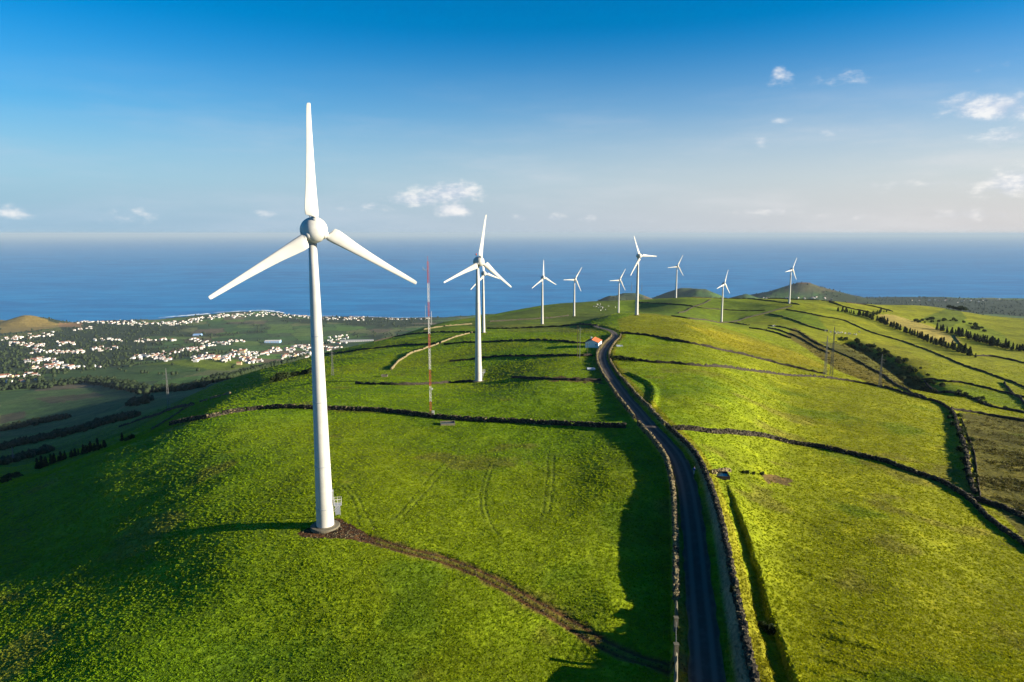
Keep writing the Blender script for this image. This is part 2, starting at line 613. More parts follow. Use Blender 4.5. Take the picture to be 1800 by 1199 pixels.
RB = [60, 75, 100, 118, 130, 165, 300, 430]
bank_h = lambda y: np.interp(y, RB, [1.4, 1.6, 2.3, 1.9, 1.1, 0.5, 0.3, 0.2])
half_w = 2.0

COLR = np.zeros(XX.shape + (3,))
TUFT = np.ones(XX.shape)          # where grass tufts may grow
ROADMASK = np.zeros(XX.shape)


def apply_road():
    i = near_line(ROAD, 26)
    x, y = XX[i], YY[i]
    d, s, t = line_dist(ROAD, x, y)
    zr = np.interp(t, np.linspace(0, 1, len(rz)), rz)
    z0 = ZZ[i]
    o_r, o_l, bh = off_r(y), off_l(y), bank_h(y)
    sd = d * s
    wob = 0.5 * fbm(x, y, 4.0, 2, 21)
    # right: verge, rough bank, wall top level, grass strip, ditch, then the field
    right_near = zr + bh * smooth01(sd + wob * 0.6, half_w + 0.9, o_r - 0.5)
    ditch_c = o_r + 3.6
    fade = np.clip((142 - y) / 25, 0, 1)
    zf = z0 + (bh * 0.75) * (1 - smooth01(sd, o_r, o_r + 12))
    right_far = zf + 0.25 - fade * 1.35 * smooth01(sd + wob, ditch_c - 1.9, ditch_c - .3) * (1 - smooth01(sd + wob, ditch_c + 0.8, ditch_c + 1.5))
    rr = right_near + (right_far - right_near) * smooth01(sd, o_r - 0.2, o_r + 1.6)
    # left: verge and a field lying a little lower than the road
    drop = np.interp(y, RB, [0.6, 0.9, 2.1, 1.7, 0.8, 0.4, 0.1, 0.1])
    left_near = zr + 0.25 * smooth01(-sd + wob * .5, half_w, o_l)
    lf = z0 - drop * (1 - smooth01(-sd, o_l + 1, o_l + 20))
    ll = left_near + (lf - left_near) * smooth01(-sd, o_l, o_l + 0.8)
    z = np.where(sd > 0, rr, ll)
    k = 1 - smooth01(d, 14, 25)
    ZZ[i] = z0 + (z - z0) * k
    on = d < half_w + 0.3
    ZZ[i] = np.where(on, zr - 0.12, ZZ[i])
    return i, sd, y


ri, rsd, ry = apply_road()

# banks and ruts pressed into the pasture
def relief(pts, h, w, px=True):
    P = trace(pts, 1.5) if px else pts
    i = near_line(P, w * 4)
    d, s, t = line_dist(P, XX[i], YY[i])
    ZZ[i] += h * np.exp(-(d / w) ** 2) * smooth01(t, 0, .06) * (1 - smooth01(t, .94, 1))
    return i, d


BANK1 = [(1098, 655), (1118, 662), (1138, 672), (1149, 684), (1150, 700), (1143, 722)]
relief(BANK1, 0.8, 1.1)
_k = hit(1075, 1065)
ZZ += 0.9 * np.exp(-(((XX - _k[0]) / 4.2) ** 2 + ((YY - _k[1]) / 4.6) ** 2))
RUTS = [[(596, 850), (612, 866), (626, 892), (632, 925)], [(606, 850), (626, 870), (642, 900), (662, 934)],
        [(800, 784), (792, 800), (756, 838), (716, 886), (692, 914)], [(808, 788), (800, 806), (768, 842), (730, 885), (704, 914)],
        [(862, 812), (848, 850), (844, 884), (852, 918)], [(869, 815), (856, 850), (853, 884), (864, 922), (884, 950)],
        [(964, 796), (961, 850), (951, 912)], [(974, 796), (972, 850), (965, 905)],
        [(790, 782), (775, 777), (760, 776)]]
RUTP = [trace(r, 1.2) for r in RUTS]
for r in RUTP:
    relief(r, -0.09, 0.18, False)
TRACK_PX = [(640, 944), (700, 962), (760, 977), (820, 997), (880, 1026), (940, 1060), (1000, 1094), (1060, 1130), (1120, 1156), (1180, 1168), (1215, 1176)]
TRACK = trace(TRACK_PX, 1.2)
EDGE = trace([(1647, 707), (1672, 722), (1684, 755), (1697, 792), (1702, 832), (1712, 868)], 1.5)
i_, d_ = relief(EDGE, 0.8, 1.6, False)
GULLY = trace([(1474, 592), (1510, 606), (1557, 630), (1590, 652), (1616, 672), (1650, 688), (1700, 700)], 4.0)
relief(GULLY, -8.0, 11.0, False)


# ------------------------------------------------------------------ what grows where: colours of the ground
def project(x, y, z):
    zz = (z - CAM_Z)
    zc = y * math.cos(PITCH) - zz * math.sin(PITCH)
    return 900 + F * x / zc, 599.5 - F * (y * math.sin(PITCH) + zz * math.cos(PITCH)) / zc


PX, PY = project(XX, YY, ZZ)


def inside(poly, x, y):
    c = np.zeros(x.shape, bool)
    n = len(poly)
    for k in range(n):
        x1, y1 = poly[k]
        x2, y2 = poly[(k + 1) % n]
        if y1 == y2: continue
        m = ((y1 > y) != (y2 > y)) & (x < (x2 - x1) * (y - y1) / (y2 - y1) + x1)
        c ^= m
    return c


def paint(poly, col, amount=1.0, ymin=0, ymax=1e9, tuft=None):
    wob = (3 if ymin > 300 or ymax > 1e6 else 9) * fbm(XX, YY, 6.0 if ymax > 1e6 else 2.4, 3, 55)
    m = inside(poly, PX + wob, PY + wob * .5) & (YY > ymin) & (YY < ymax)
    COLR[m] = COLR[m] * (1 - amount) + np.array(col) * amount
    if tuft is not None:
        TUFT[m] = tuft


G_MID = np.array((0.115, 0.178, 0.0042))
G_DEEP = np.array((0.085, 0.165, 0.006))
G_YEL = np.array((0.192, 0.186, 0.0042))
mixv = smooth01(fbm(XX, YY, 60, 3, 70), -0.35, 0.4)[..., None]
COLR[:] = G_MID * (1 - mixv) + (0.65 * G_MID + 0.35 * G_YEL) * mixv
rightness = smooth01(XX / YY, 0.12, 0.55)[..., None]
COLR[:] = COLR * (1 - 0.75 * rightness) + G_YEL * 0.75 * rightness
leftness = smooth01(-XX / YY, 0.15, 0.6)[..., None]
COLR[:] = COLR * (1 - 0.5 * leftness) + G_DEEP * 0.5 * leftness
# pastures on the far part of the ridge, each with its own tint
paint([(1085, 560), (1135, 548), (1240, 566), (1300, 585), (1400, 618), (1470, 650), (1440, 655), (1350, 634), (1260, 613), (1150, 591), (1092, 586)], (0.155, 0.150, 0.006), 0.8, 380, 800)
paint([(1200, 570), (1300, 590), (1400, 620), (1465, 650), (1400, 640), (1300, 615)], (0.205, 0.178, 0.006), 0.7, 380, 800)
paint([(1125, 530), (1215, 524), (1300, 530), (1385, 540), (1345, 552), (1280, 566), (1190, 556), (1125, 548)], (0.075, 0.115, 0.006), 0.75, 650, 1500)
paint([(800, 570), (900, 550), (1010, 530), (1085, 526), (1085, 548), (1060, 562), (930, 568), (860, 578)], (0.062, 0.085, 0.010), 0.75, 560, 1500)
paint([(1382, 546), (1437, 556), (1455, 582), (1400, 564), (1352, 552)], (0.100, 0.150, 0.005), 0.8, 650, 1500)
paint([(1660, 580), (1690, 560), (1760, 585), (1790, 612), (1730, 602)], (0.135, 0.175, 0.005), 0.8, 650, 1500)
paint([(1620, 560), (1680, 536), (1700, 560), (1660, 580)], (0.070, 0.100, 0.006), 0.8, 650, 1600)
paint([(1440, 540), (1490, 542), (1535, 553), (1530, 562), (1470, 548)], (0.115, 0.160, 0.005), 0.7, 650, 1600)
paint([(1480, 605), (1560, 600), (1640, 640), (1620, 668), (1560, 630)], (0.165, 0.160, 0.005), 0.8, 500, 1200)
paint([(1620, 672), (1700, 678), (1799, 700), (1799, 724), (1690, 695)], (0.120, 0.165, 0.005), 0.8, 350, 900)
paint([(1395, 575), (1470, 620), (1560, 660), (1650, 700), (1620, 705), (1545, 680), (1470, 650), (1420, 615), (1380, 590)], (0.095, 0.072, 0.012), 0.85, 400, 1000)
paint([(1440, 600), (1520, 610), (1600, 655), (1660, 700), (1600, 692), (1520, 645)], (0.070, 0.066, 0.012), 0.9, 400, 1000)
paint([(1545, 553), (1570, 553), (1640, 575), (1685, 595), (1690, 606), (1640, 598), (1590, 575), (1550, 566)], (0.30, 0.235, 0.055), 0.9, 600, 1400)
paint([(1690, 725), (1800, 735), (1890, 745), (1890, 990), (1810, 960), (1760, 900), (1722, 880), (1712, 830)], (0.068, 0.060, 0.010), 0.9, 100, 400, 0.35)
paint([(860, 572), (1000, 566), (1062, 572), (1055, 585), (900, 583)], (0.10, 0.095, 0.02), 0.5, 400, 900)
worn = smooth01(fbm(XX, YY, 17, 4, 201) - .28, 0, .22) * smooth01(420 - YY, 0, 200)
COLR[:] = COLR * (1 - .55 * worn[..., None]) + np.array((0.135, 0.115, 0.02)) * .55 * worn[..., None]
lush = smooth01(fbm(XX, YY, 23, 4, 207) - .25, 0, .25) * smooth01(420 - YY, 0, 200)
COLR[:] = COLR * (1 - .5 * lush[..., None]) + np.array((0.060, 0.118, 0.006)) * .5 * lush[..., None]
paint([(1340, 832), (1392, 842), (1390, 854), (1345, 848)], (0.075, 0.045, 0.02), 0.9, 100, 250, 0.2)
paint([(900, 664), (985, 662), (1060, 668), (1060, 674), (990, 670), (940, 668)], (0.09, 0.045, 0.02), 0.9, 200, 400, 0.2)
# red volcanic soil round the turbine's foot and on the way up to it
paint([(522, 936), (545, 924), (570, 914), (600, 912), (628, 928), (662, 946), (652, 955), (600, 948), (550, 946), (530, 944)], (0.070, 0.027, 0.014), 0.95, 80, 150, 0.0)
ti = near_line(TRACK, 5)
td, ts, ta = line_dist(TRACK, XX[ti], YY[ti])
tw = fbm(XX[ti], YY[ti], 2.0, 3, 81)
rut = np.exp(-((td - 0.75) / 0.42) ** 2)
edge = 1 - smooth01(td + tw * 0.9, 1.2, 1.9)
k = (edge * (0.55 + 0.45 * rut))[:, None]
tc_ = np.array((0.105, 0.060, 0.016)) * (1 - rut[:, None]) + np.array((0.070, 0.028, 0.014)) * rut[:, None]
COLR[ti] = COLR[ti] * (1 - k) + tc_ * k
ZZ[ti] -= 0.22 * edge * (0.5 + 0.5 * rut)
TUFT[ti] *= 1 - 0.9 * edge
for r in RUTP:
    i = near_line(r, 1.2)
    d, s, t = line_dist(r, XX[i], YY[i])
    kk = np.exp(-(d / 0.24) ** 2)[:, None] * 0.5
    COLR[i] = COLR[i] * (1 - kk) + np.array((0.035, 0.05, 0.008)) * kk
    TUFT[i] *= np.where(d > 0.25, 1, .3)
# the road's verge and the rough bank on its right
m = (rsd > half_w + 0.2) & (rsd < off_r(ry) - 0.2)
bk = (smooth01(rsd, half_w + 0.9, half_w + 1.6) * m)[:, None] * 0.8
COLR[ri] = COLR[ri] * (1 - bk) + np.array((0.20, 0.165, 0.12)) * bk
m2 = ((rsd > off_r(ry)) & (rsd < off_r(ry) + 3.0))[:, None] * 0.7
COLR[ri] = COLR[ri] * (1 - m2) + np.array((0.165, 0.145, 0.007)) * m2
m3 = ((rsd < -half_w) & (rsd > -off_l(ry)))[:, None] * 0.6
COLR[ri] = COLR[ri] * (1 - m3) + np.array((0.13, 0.105, 0.02)) * m3
TUFT[ri] *= np.where((rsd < half_w + 0.2) & (rsd > -half_w - 0.2), 0, 1) * np.where((rsd > 0) & (rsd < off_r(ry)), 0.5, 1)
# lowland: patchwork of plots, woods and hedges (distances in metres)
def cells(x, y, size, seed):
    gx, gy = x / size, y / size
    b1 = np.full(x.shape, 9.0); b2 = np.full(x.shape, 9.0); idv = np.zeros(x.shape)
    for dx in (-1, 0, 1):
        for dy in (-1, 0, 1):
            cx, cy = np.floor(gx) + dx, np.floor(gy) + dy
            qx, qy = cx + 0.15 + 0.7 * _hash(cx, cy, seed), cy + 0.15 + 0.7 * _hash(cx, cy, seed + 1)
            d = np.maximum(np.abs(gx - qx), np.abs(gy - qy)) + 0.25 * np.hypot(gx - qx, gy - qy)
            m = d < b1
            b2 = np.where(m, b1, np.minimum(b2, d))
            idv = np.where(m, _hash(cx, cy, seed + 2), idv)
            b1 = np.where(m, d, b1)
    return idv, b2 - b1


lowm = smooth01(CAM_Z - ZZ, 150, 230) * smooth01(YY, 500, 900)
rx, ryy = XX * 0.94 + YY * 0.34, (YY * 0.94 - XX * 0.34) * 0.62
idv, eg = cells(rx + 20 * fbm(XX, YY, 150, 2, 3), ryy, 125.0, 90)
pal = np.array([(0.050, 0.080, 0.022), (0.038, 0.064, 0.022), (0.070, 0.092, 0.024), (0.095, 0.090, 0.036), (0.030, 0.048, 0.020), (0.085, 0.060, 0.040),
                (0.060, 0.095, 0.020), (0.045, 0.058, 0.026)])
lc = pal[(idv * 7.999).astype(int)] * np.array((1.25, 1.45, 1.2))
woody = smooth01(fbm(XX, YY * 0.6, 700, 3, 120) + 0.35 * fbm(XX, YY, 140, 3, 122) + 0.30 * smooth01(YY, 2600, 3900) - 0.12, 0.02, 0.22)[..., None]
lc = lc * (1 - woody) + np.array((0.028, 0.040, 0.016)) * woody
hedge = (1 - smooth01(eg, 0.02, 0.05))[..., None] * 0.75
lc = lc * (1 - hedge) + np.array((0.020, 0.032, 0.014)) * hedge
lowm = lowm[..., None]
COLR[:] = COLR * (1 - lowm) + lc * lowm
gold = [(0, 556), (45, 548), (108, 572), (100, 577), (0, 586)]
paint(gold, (0.24, 0.17, 0.045), 0.85, 3000)
paint([(0, 590), (60, 583), (105, 574), (110, 582), (60, 590), (0, 600)], (0.12, 0.13, 0.03), 0.8, 3000)
paint([(102, 568), (145, 567), (145, 575), (104, 575)], (0.25, 0.14, 0.06), 0.8, 3000)
paint([(330, 632), (420, 632), (455, 640), (400, 652), (330, 650), (240, 640)], (0.11, 0.145, 0.012), 0.9, 1300)
paint([(60, 660), (130, 650), (300, 640), (370, 650), (300, 668), (130, 668)], (0.045, 0.085, 0.02), 0.8, 1100)
paint([(0, 690), (180, 682), (250, 690), (200, 725), (0, 745)], (0.050, 0.095, 0.026), 0.8, 700)
paint([(0, 745), (200, 725), (260, 700), (330, 700), (230, 760), (100, 800), (0, 830)], (0.055, 0.105, 0.020), 0.7, 420)
paint([(60, 700), (170, 690), (185, 696), (90, 710)], (0.075, 0.055, 0.035), 0.7, 700)
paint([(0, 730), (45, 722), (45, 735), (0, 745)], (0.07, 0.045, 0.035), 0.7, 700)
paint([(1150, 500), (1180, 498), (1230, 500), (1250, 512), (1160, 520)], (0.062, 0.075, 0.025), 0.8, 3500)
paint([(1380, 492), (1425, 490), (1500, 512), (1380, 515)], (0.085, 0.070, 0.035), 0.7, 3500)
paint([(1398, 491), (1432, 491), (1432, 498), (1398, 498)], (0.13, 0.060, 0.035), 0.7, 3500)
shore = (np.abs(COAST - YY) < 55)
COLR[shore] = np.array((0.045, 0.040, 0.036))

ATTR = np.concatenate([COLR, np.ones(XX.shape + (1,))], -1).astype(np.float32)


# ------------------------------------------------------------------ the ground
def ground_material():
    m = bpy.data.materials.new('pasture')
    m.use_nodes = True
    N = NT(m.node_tree)
    geo = N.node('ShaderNodeNewGeometry').outputs['Position']
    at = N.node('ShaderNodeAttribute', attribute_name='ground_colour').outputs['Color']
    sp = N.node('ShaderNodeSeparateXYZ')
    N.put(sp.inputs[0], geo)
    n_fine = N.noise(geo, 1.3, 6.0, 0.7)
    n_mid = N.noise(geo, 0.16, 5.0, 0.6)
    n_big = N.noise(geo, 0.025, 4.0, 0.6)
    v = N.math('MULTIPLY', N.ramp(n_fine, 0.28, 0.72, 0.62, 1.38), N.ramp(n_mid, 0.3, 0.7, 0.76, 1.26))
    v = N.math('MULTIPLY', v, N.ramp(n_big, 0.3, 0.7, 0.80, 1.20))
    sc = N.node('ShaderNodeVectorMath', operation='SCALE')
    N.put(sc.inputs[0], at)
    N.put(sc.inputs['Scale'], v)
    col = N.mix(N.ramp(n_mid, 0.54, 0.78, 0.0, 0.45), sc.outputs[0], N.mix(1.0, sc.outputs[0], (1.5, 1.12, 0.9), 'MULTIPLY'))
    h = N.math('ADD', N.math('MULTIPLY', N.noise(geo, 2.1, 5.0, 0.65), 0.34), N.math('MULTIPLY', N.noise(geo, 0.5, 3.0, 0.6), 0.7))
    h = N.math('ADD', h, N.math('MULTIPLY', N.noise(geo, 0.055, 5.0, 0.62), 2.2))
    bp = N.node('ShaderNodeBump')
    bp.inputs['Strength'].default_value = 0.55
    bp.inputs['Distance'].default_value = 1.0
    N.put(bp.inputs['Height'], h)
    b = N.node('ShaderNodeBsdfPrincipled')
    N.put(b.inputs['Base Color'], col)
    b.inputs['Roughness'].default_value = 0.9
    b.inputs['Specular IOR Level'].default_value = 0.08
    N.put(b.inputs['Normal'], bp)
    o = N.node('ShaderNodeOutputMaterial')
    N.put(o.inputs['Surface'], b)
    return m


def build_ground():
    nl, nu = XX.shape
    V = np.stack([XX, YY, ZZ], -1).reshape(-1, 3)
    idx = np.arange(nl * nu).reshape(nl, nu)
    Q = np.stack([idx[:-1, :-1], idx[:-1, 1:], idx[1:, 1:], idx[1:, :-1]], -1).reshape(-1, 4)
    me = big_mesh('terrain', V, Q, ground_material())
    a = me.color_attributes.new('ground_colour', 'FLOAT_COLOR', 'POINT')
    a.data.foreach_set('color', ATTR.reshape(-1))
    return tag(obj('terrain', me), kind='structure')


build_ground()


# ------------------------------------------------------------------ the sea
def build_sea():
    m = bpy.data.materials.new('sea_water')
    m.use_nodes = True
    N = NT(m.node_tree)
    geo = N.node('ShaderNodeNewGeometry').outputs['Position']
    st = N.scale(geo, (1.0, 2.6, 1.0))
    b1 = N.noise(st, 0.0016, 6.0, 0.62)
    b2 = N.noise(st, 0.012, 4.0, 0.6)
    b3 = N.noise(N.scale(geo, (0.35, 1.6, 1.0)), 0.00035, 4.0, 0.6)
    col = N.mix(N.ramp(b3, 0.35, 0.68), (0.0005, 0.115, 0.30), (0.002, 0.165, 0.38))
    col = N.mix(N.ramp(b1, 0.40, 0.66, 0.0, 0.7), col, (0.008, 0.23, 0.46))
    b = N.node('ShaderNodeBsdfPrincipled')
    N.put(b.inputs['Base Color'], col)
    b.inputs['Roughness'].default_value = 0.42
    b.inputs['IOR'].default_value = 1.33
    b.inputs['Specular IOR Level'].default_value = 0.25
    bp = N.node('ShaderNodeBump')
    bp.inputs['Strength'].default_value = 0.9
    bp.inputs['Distance'].default_value = 14.0
    N.put(bp.inputs['Height'], N.math('ADD', b1, N.math('MULTIPLY', b2, 0.35)))
    N.put(b.inputs['Normal'], bp)
    o = N.node('ShaderNodeOutputMaterial')
    N.put(o.inputs['Surface'], b)
    rings = [0.0, 900, 3000] + list(np.geomspace(4200, 150000, 40))
    n = 96
    V = [(0, 0, 0)]
    for r in rings[1:]:
        for k in range(n):
            V.append((r * math.cos(2 * math.pi * k / n), r * math.sin(2 * math.pi * k / n), 0))
    Fc = [(0, 1 + k, 1 + (k + 1) % n) for k in range(n)]
    for j in range(len(rings) - 2):
        a, c = 1 + j * n, 1 + (j + 1) * n
        Fc += [(a + k, c + k, c + (k + 1) % n, a + (k + 1) % n) for k in range(n)]
    tag(obj('sea', mesh('sea', V, Fc, m)), kind='structure')


build_sea()

M_FOAM = material('foam', (0.80, 0.82, 0.82), 0.9, 0.15, 0.05)


def surf(pts, w0, w1):
    V, Fc = [], []
    P = np.array([[pix_dir(px, py)[0] * CAM_Z / Trow(py), CAM_Z / Trow(py)] for px, py in pts])
    P = resample(P, 16.0)
    mb = MB()
    for k, p in enumerate(P):
        t = k / (len(P) - 1)
        w = (w0 + (w1 - w0) * t) * random.uniform(0.25, 1.25) * math.sin(math.pi * min(1, max(0, 0.06 + t * 0.9))) ** 0.4
        V += [(p[0], p[1] - w * random.uniform(.2, .6), 0.35), (p[0], p[1] + w * random.uniform(.3, .7), 0.35)]
    Fc = [(2 * k, 2 * k + 2, 2 * k + 3, 2 * k + 1) for k in range(len(P) - 1)]
    mb.add(V, Fc)
    return mb


fo = MB()
for pts, a, b in (([(278, 558.5), (310, 556), (340, 553.5), (368, 551.5)], 40, 75), ([(325, 561), (345, 559.5)], 30, 20), ([(375, 549.5), (420, 547.2), (455, 545.4), (480, 547), (500, 550)], 26, 40),
                  ([(510, 553.3), (550, 555.5), (590, 555.6)], 26, 18), ([(620, 555.8), (700, 558.5), (760, 557)], 16, 12), ([(110, 567.5), (160, 564.5), (250, 563.5)], 14, 10),
                  ([(880, 551), (960, 548)], 20, 20)):
    s_ = surf(pts, a * 1.5, b * 1.5)
    fo.add(s_.V, s_.F)
tag(fo.build('surf', M_FOAM), kind='stuff')

# ------------------------------------------------------------------ air
def build_haze():
    m = bpy.data.materials.new('haze')
    m.use_nodes = True
    N = NT(m.node_tree)
    v = N.node('ShaderNodeVolumePrincipled')
    v.inputs['Color'].default_value = (0.38, 0.48, 0.58, 1)
    v.inputs['Density'].default_value = 2.2e-5
    v.inputs['Anisotropy'].default_value = 0.0
    o = N.node('ShaderNodeOutputMaterial')
    N.put(o.inputs['Volume'], v)
    mb = MB()
    mb.box((0, 0, (-14.0 + 640.0) / 2), (320000, 320000, 654.0))
    tag(mb.build('haze', m), kind='stuff')


build_haze()

# ------------------------------------------------------------------ the road's surface
def road_material():
    m = bpy.data.materials.new('asphalt')
    m.use_nodes = True
    N = NT(m.node_tree)
    at = N.node('ShaderNodeAttribute', attribute_name='across').outputs['Fac']
    geo = N.node('ShaderNodeNewGeometry').outputs['Position']
    n1 = N.noise(geo, 0.7, 6.0, 0.7)
    n2 = N.noise(geo, 9.0, 4.0, 0.7)
    wheel = N.math('ABSOLUTE', N.math('SUBTRACT', N.math('ABSOLUTE', at), 0.46))
    lane = N.ramp(wheel, 0.05, 0.30, 1.0, 0.0)
    base = N.mix(lane, (0.040, 0.030, 0.022), (0.105, 0.084, 0.064))
    base = N.mix(N.ramp(n1, 0.42, 0.75, 0.0, 0.55), base, (0.085, 0.078, 0.070))
    base = N.mix(N.ramp(n2, 0.5, 0.8, 0.0, 0.5), base, (0.11, 0.105, 0.10))
    base = N.mix(N.ramp(N.math('ADD', N.math('ABSOLUTE', at), N.math('MULTIPLY', N.math('SUBTRACT', n1, 0.5), 0.5)), 0.82, 0.98), base, (0.09, 0.072, 0.035))
    b = N.node('ShaderNodeBsdfPrincipled')
    N.put(b.inputs['Base Color'], base)
    b.inputs['Roughness'].default_value = 0.85
    b.inputs['Specular IOR Level'].default_value = 0.2
    bp = N.node('ShaderNodeBump')
    bp.inputs['Strength'].default_value = 0.5
    bp.inputs['Distance'].default_value = 0.05
    N.put(bp.inputs['Height'], n2)
    N.put(b.inputs['Normal'], bp)
    o = N.node('ShaderNodeOutputMaterial')
    N.put(o.inputs['Surface'], b)
    return m


def frames(P):
    d = np.gradient(P, axis=0)
    d /= np.linalg.norm(d, axis=1)[:, None] + 1e-9
    return d, np.stack([d[:, 1], -d[:, 0]], 1)          # along, to the right


def ribbon(name, P, z, half, mat, lift=0.03, n=6, jag=0.18):
    d, r = frames(P)
    ks = np.linspace(-1, 1, n + 1)
    V, A = [], []
    for i in range(len(P)):
        for k in ks:
            hw = half * (1 + (random.uniform(-jag, jag) * 0.55 if abs(k) == 1 else 0))
            q = P[i] + r[i] * hw * k
            V.append((q[0], q[1], z[i] + lift + 0.05 * (1 - k * k)))
            A.append(k)
    Fc = [(i * (n + 1) + k, i * (n + 1) + k + 1, (i + 1) * (n + 1) + k + 1, (i + 1) * (n + 1) + k) for i in range(len(P) - 1) for k in range(n)]
    me = mesh(name, V, Fc, mat, smooth=True)
    a = me.attributes.new('across', 'FLOAT', 'POINT')
    a.data.foreach_set('value', np.array(A, dtype=np.float32))
    return obj(name, me)


M_ASPH = road_material()
tag(ribbon('road', ROAD, rz, half_w, M_ASPH), kind='structure')

# ------------------------------------------------------------------ stone walls
M_STONE = material('basalt', (0.038, 0.032, 0.024), 0.95, 0.5, 1.4, 0.1, 0.6, 6.0)
M_LIGHT = material('pale_stone', (0.155, 0.125, 0.065), 0.95, 0.45, 1.2, 0.1, 0.6, 6.0)  # pale tan stone, also used to paint sunlit stone tops and sunlit walls
M_CONC = material('concrete', (0.125, 0.11, 0.075), 0.9, 0.2, 1.5, 0.2, 0.3, 10.0)


def wall_core(P, h, w, seg_noise, sink=0.5, breach=0.0):
    d, r = frames(P)
    mb = MB()
    V = []
    n = len(P)
    zg = ground(P[:, 0], P[:, 1])
    prof = [(-0.5, -1), (-0.47, .35), (-0.36, .75), (-0.2, 1.0), (0.2, 1.0), (0.36, .75), (0.47, .35), (0.5, -1)]
    for i in range(n):
        hh = h * (1 + random.uniform(-seg_noise, seg_noise))
        if random.random() < breach: hh *= random.uniform(0.25, 0.6)
        for a, b in prof:
            q = P[i] + r[i] * (a * w * (1 + random.uniform(-.16, .16)))
            zz_ = zg[i] - sink if b < 0 else zg[i] + hh * b * (1 + random.uniform(-.07, .07))
            V.append((q[0], q[1], zz_))
    k = len(prof)
    Fc = [(i * k + j, (i + 1) * k + j, (i + 1) * k + j + 1, i * k + j + 1) for i in range(n - 1) for j in range(k - 1)]
    Fc += [tuple(range(k)), tuple(range((n - 1) * k + k - 1, (n - 1) * k - 1, -1))]
    mb.add(V, Fc)
    return mb, zg, r, d


def stones_on(P, zg, r, d, h, w, size, dens):
    mb = MB()
    L = np.concatenate([[0], np.cumsum(np.linalg.norm(np.diff(P, axis=0), axis=1))])
    n = int(L[-1] * dens)
    for _ in range(n):
        s = random.uniform(0, L[-1])
        i = min(len(P) - 2, int(np.searchsorted(L, s)) - 1 if s > 0 else 0)
        t = (s - L[i]) / max(1e-6, L[i + 1] - L[i])
        p = P[i] * (1 - t) + P[i + 1] * t
        z = zg[i] * (1 - t) + zg[i + 1] * t
        f = random.random()
        if f < 0.34: a, b = random.uniform(-.3, .3), 1.0
        else:
            b = random.uniform(0.05, 0.9)
            a = (0.5 - 0.14 * b) * random.choice((-1, 1))
        q = p + r[i] * (a * w)
        c = (q[0], q[1], z + b * h)
        sz = size * random.uniform(0.55, 1.3)
        M = Matrix.Rotation(random.uniform(0, 6.3), 3, 'Z') @ Matrix.Rotation(random.uniform(-.5, .5), 3, 'X')
        V = []
        for dz in (-.5, .5):
            for dx, dy in ((-.5, -.5), (.5, -.5), (.5, .5), (-.5, .5)):
                v = M @ Vector((dx * sz * random.uniform(.6, 1.1), dy * sz * random.uniform(.6, 1.1), dz * sz * .75 * random.uniform(.6, 1.1)))
                V.append((v.x + c[0], v.y + c[1], v.z + c[2]))
        mb.add(V, [(3, 2, 1, 0), (4, 5, 6, 7), (0, 1, 5, 4), (1, 2, 6, 5), (2, 3, 7, 6), (3, 0, 4, 7)], 1 if random.random() < 0.20 else 0)
    return mb


def stone_wall(P, h, w, label, step, stones=None, light=False, group='dry stone field walls', seg_noise=0.30, breach=0.05, cat='stone wall'):
    P = resample(P, step)
    P = P + RNG.normal(0, min(0.12, step * 0.05), P.shape)
    h, w = h * .88, w * .85
    mb, zg, r, d = wall_core(P, h, w, seg_noise, breach=breach)
    mats = [M_LIGHT, M_STONE] if light else [M_STONE, M_LIGHT]
    o = mb.build('stone_wall', mats)
    tag(o, label, cat, group, 'thing')
    if stones:
        st = stones_on(P, zg, r, d, h, w, stones[0], stones[1])
        tag(st.build('stones', mats, o), kind='stuff')
    return o


def wall_px(pts, h, w, label, step=1.0, **kw):
    if pts[-1][0] >= 1780:                           # walls go on beyond the picture's edge
        (a, b), (c, e) = pts[-2], pts[-1]
        pts = pts + [(c + 120, e + (e - b) / max(8, c - a) * 120)]
    P = trace(pts)
    if len(P) >= 2:
        return stone_wall(P, h, w, label, step, **kw)


# walls that line the road
d_, r_ = frames(ROAD)
def along_road(y0, y1, side):
    k = (ROAD[:, 1] > y0) & (ROAD[:, 1] < y1)
    o = off_r(ROAD[k, 1]) if side > 0 else -off_l(ROAD[k, 1])
    return ROAD[k] + r_[k] * o[:, None]


stone_wall(along_road(58, 172, 1), 0.95, 0.8, 'knobbly dark stone wall on the bank along the right side of the lane', 0.7, stones=(0.42, 16), group='walls along the lane')
stone_wall(along_road(172, 420, 1), 0.9, 0.65, 'bushy stone wall beside the right of the lane from the crossing walls to the house', 1.2, stones=(0.5, 7), light=True, seg_noise=.3, breach=.08, group='walls along the lane')
stone_wall(along_road(88, 176, -1), 1.1, 0.75, 'mossy stone wall between the lane and the shaded pasture in the foreground', 0.7, stones=(0.42, 16), light=True, group='walls along the lane')
stone_wall(along_road(180, 425, -1), 1.0, 0.6, 'pale sunlit wall curving along the left of the lane past the white house', 1.2, stones=(0.5, 7), light=True, seg_noise=.3, breach=.08, group='walls along the lane')

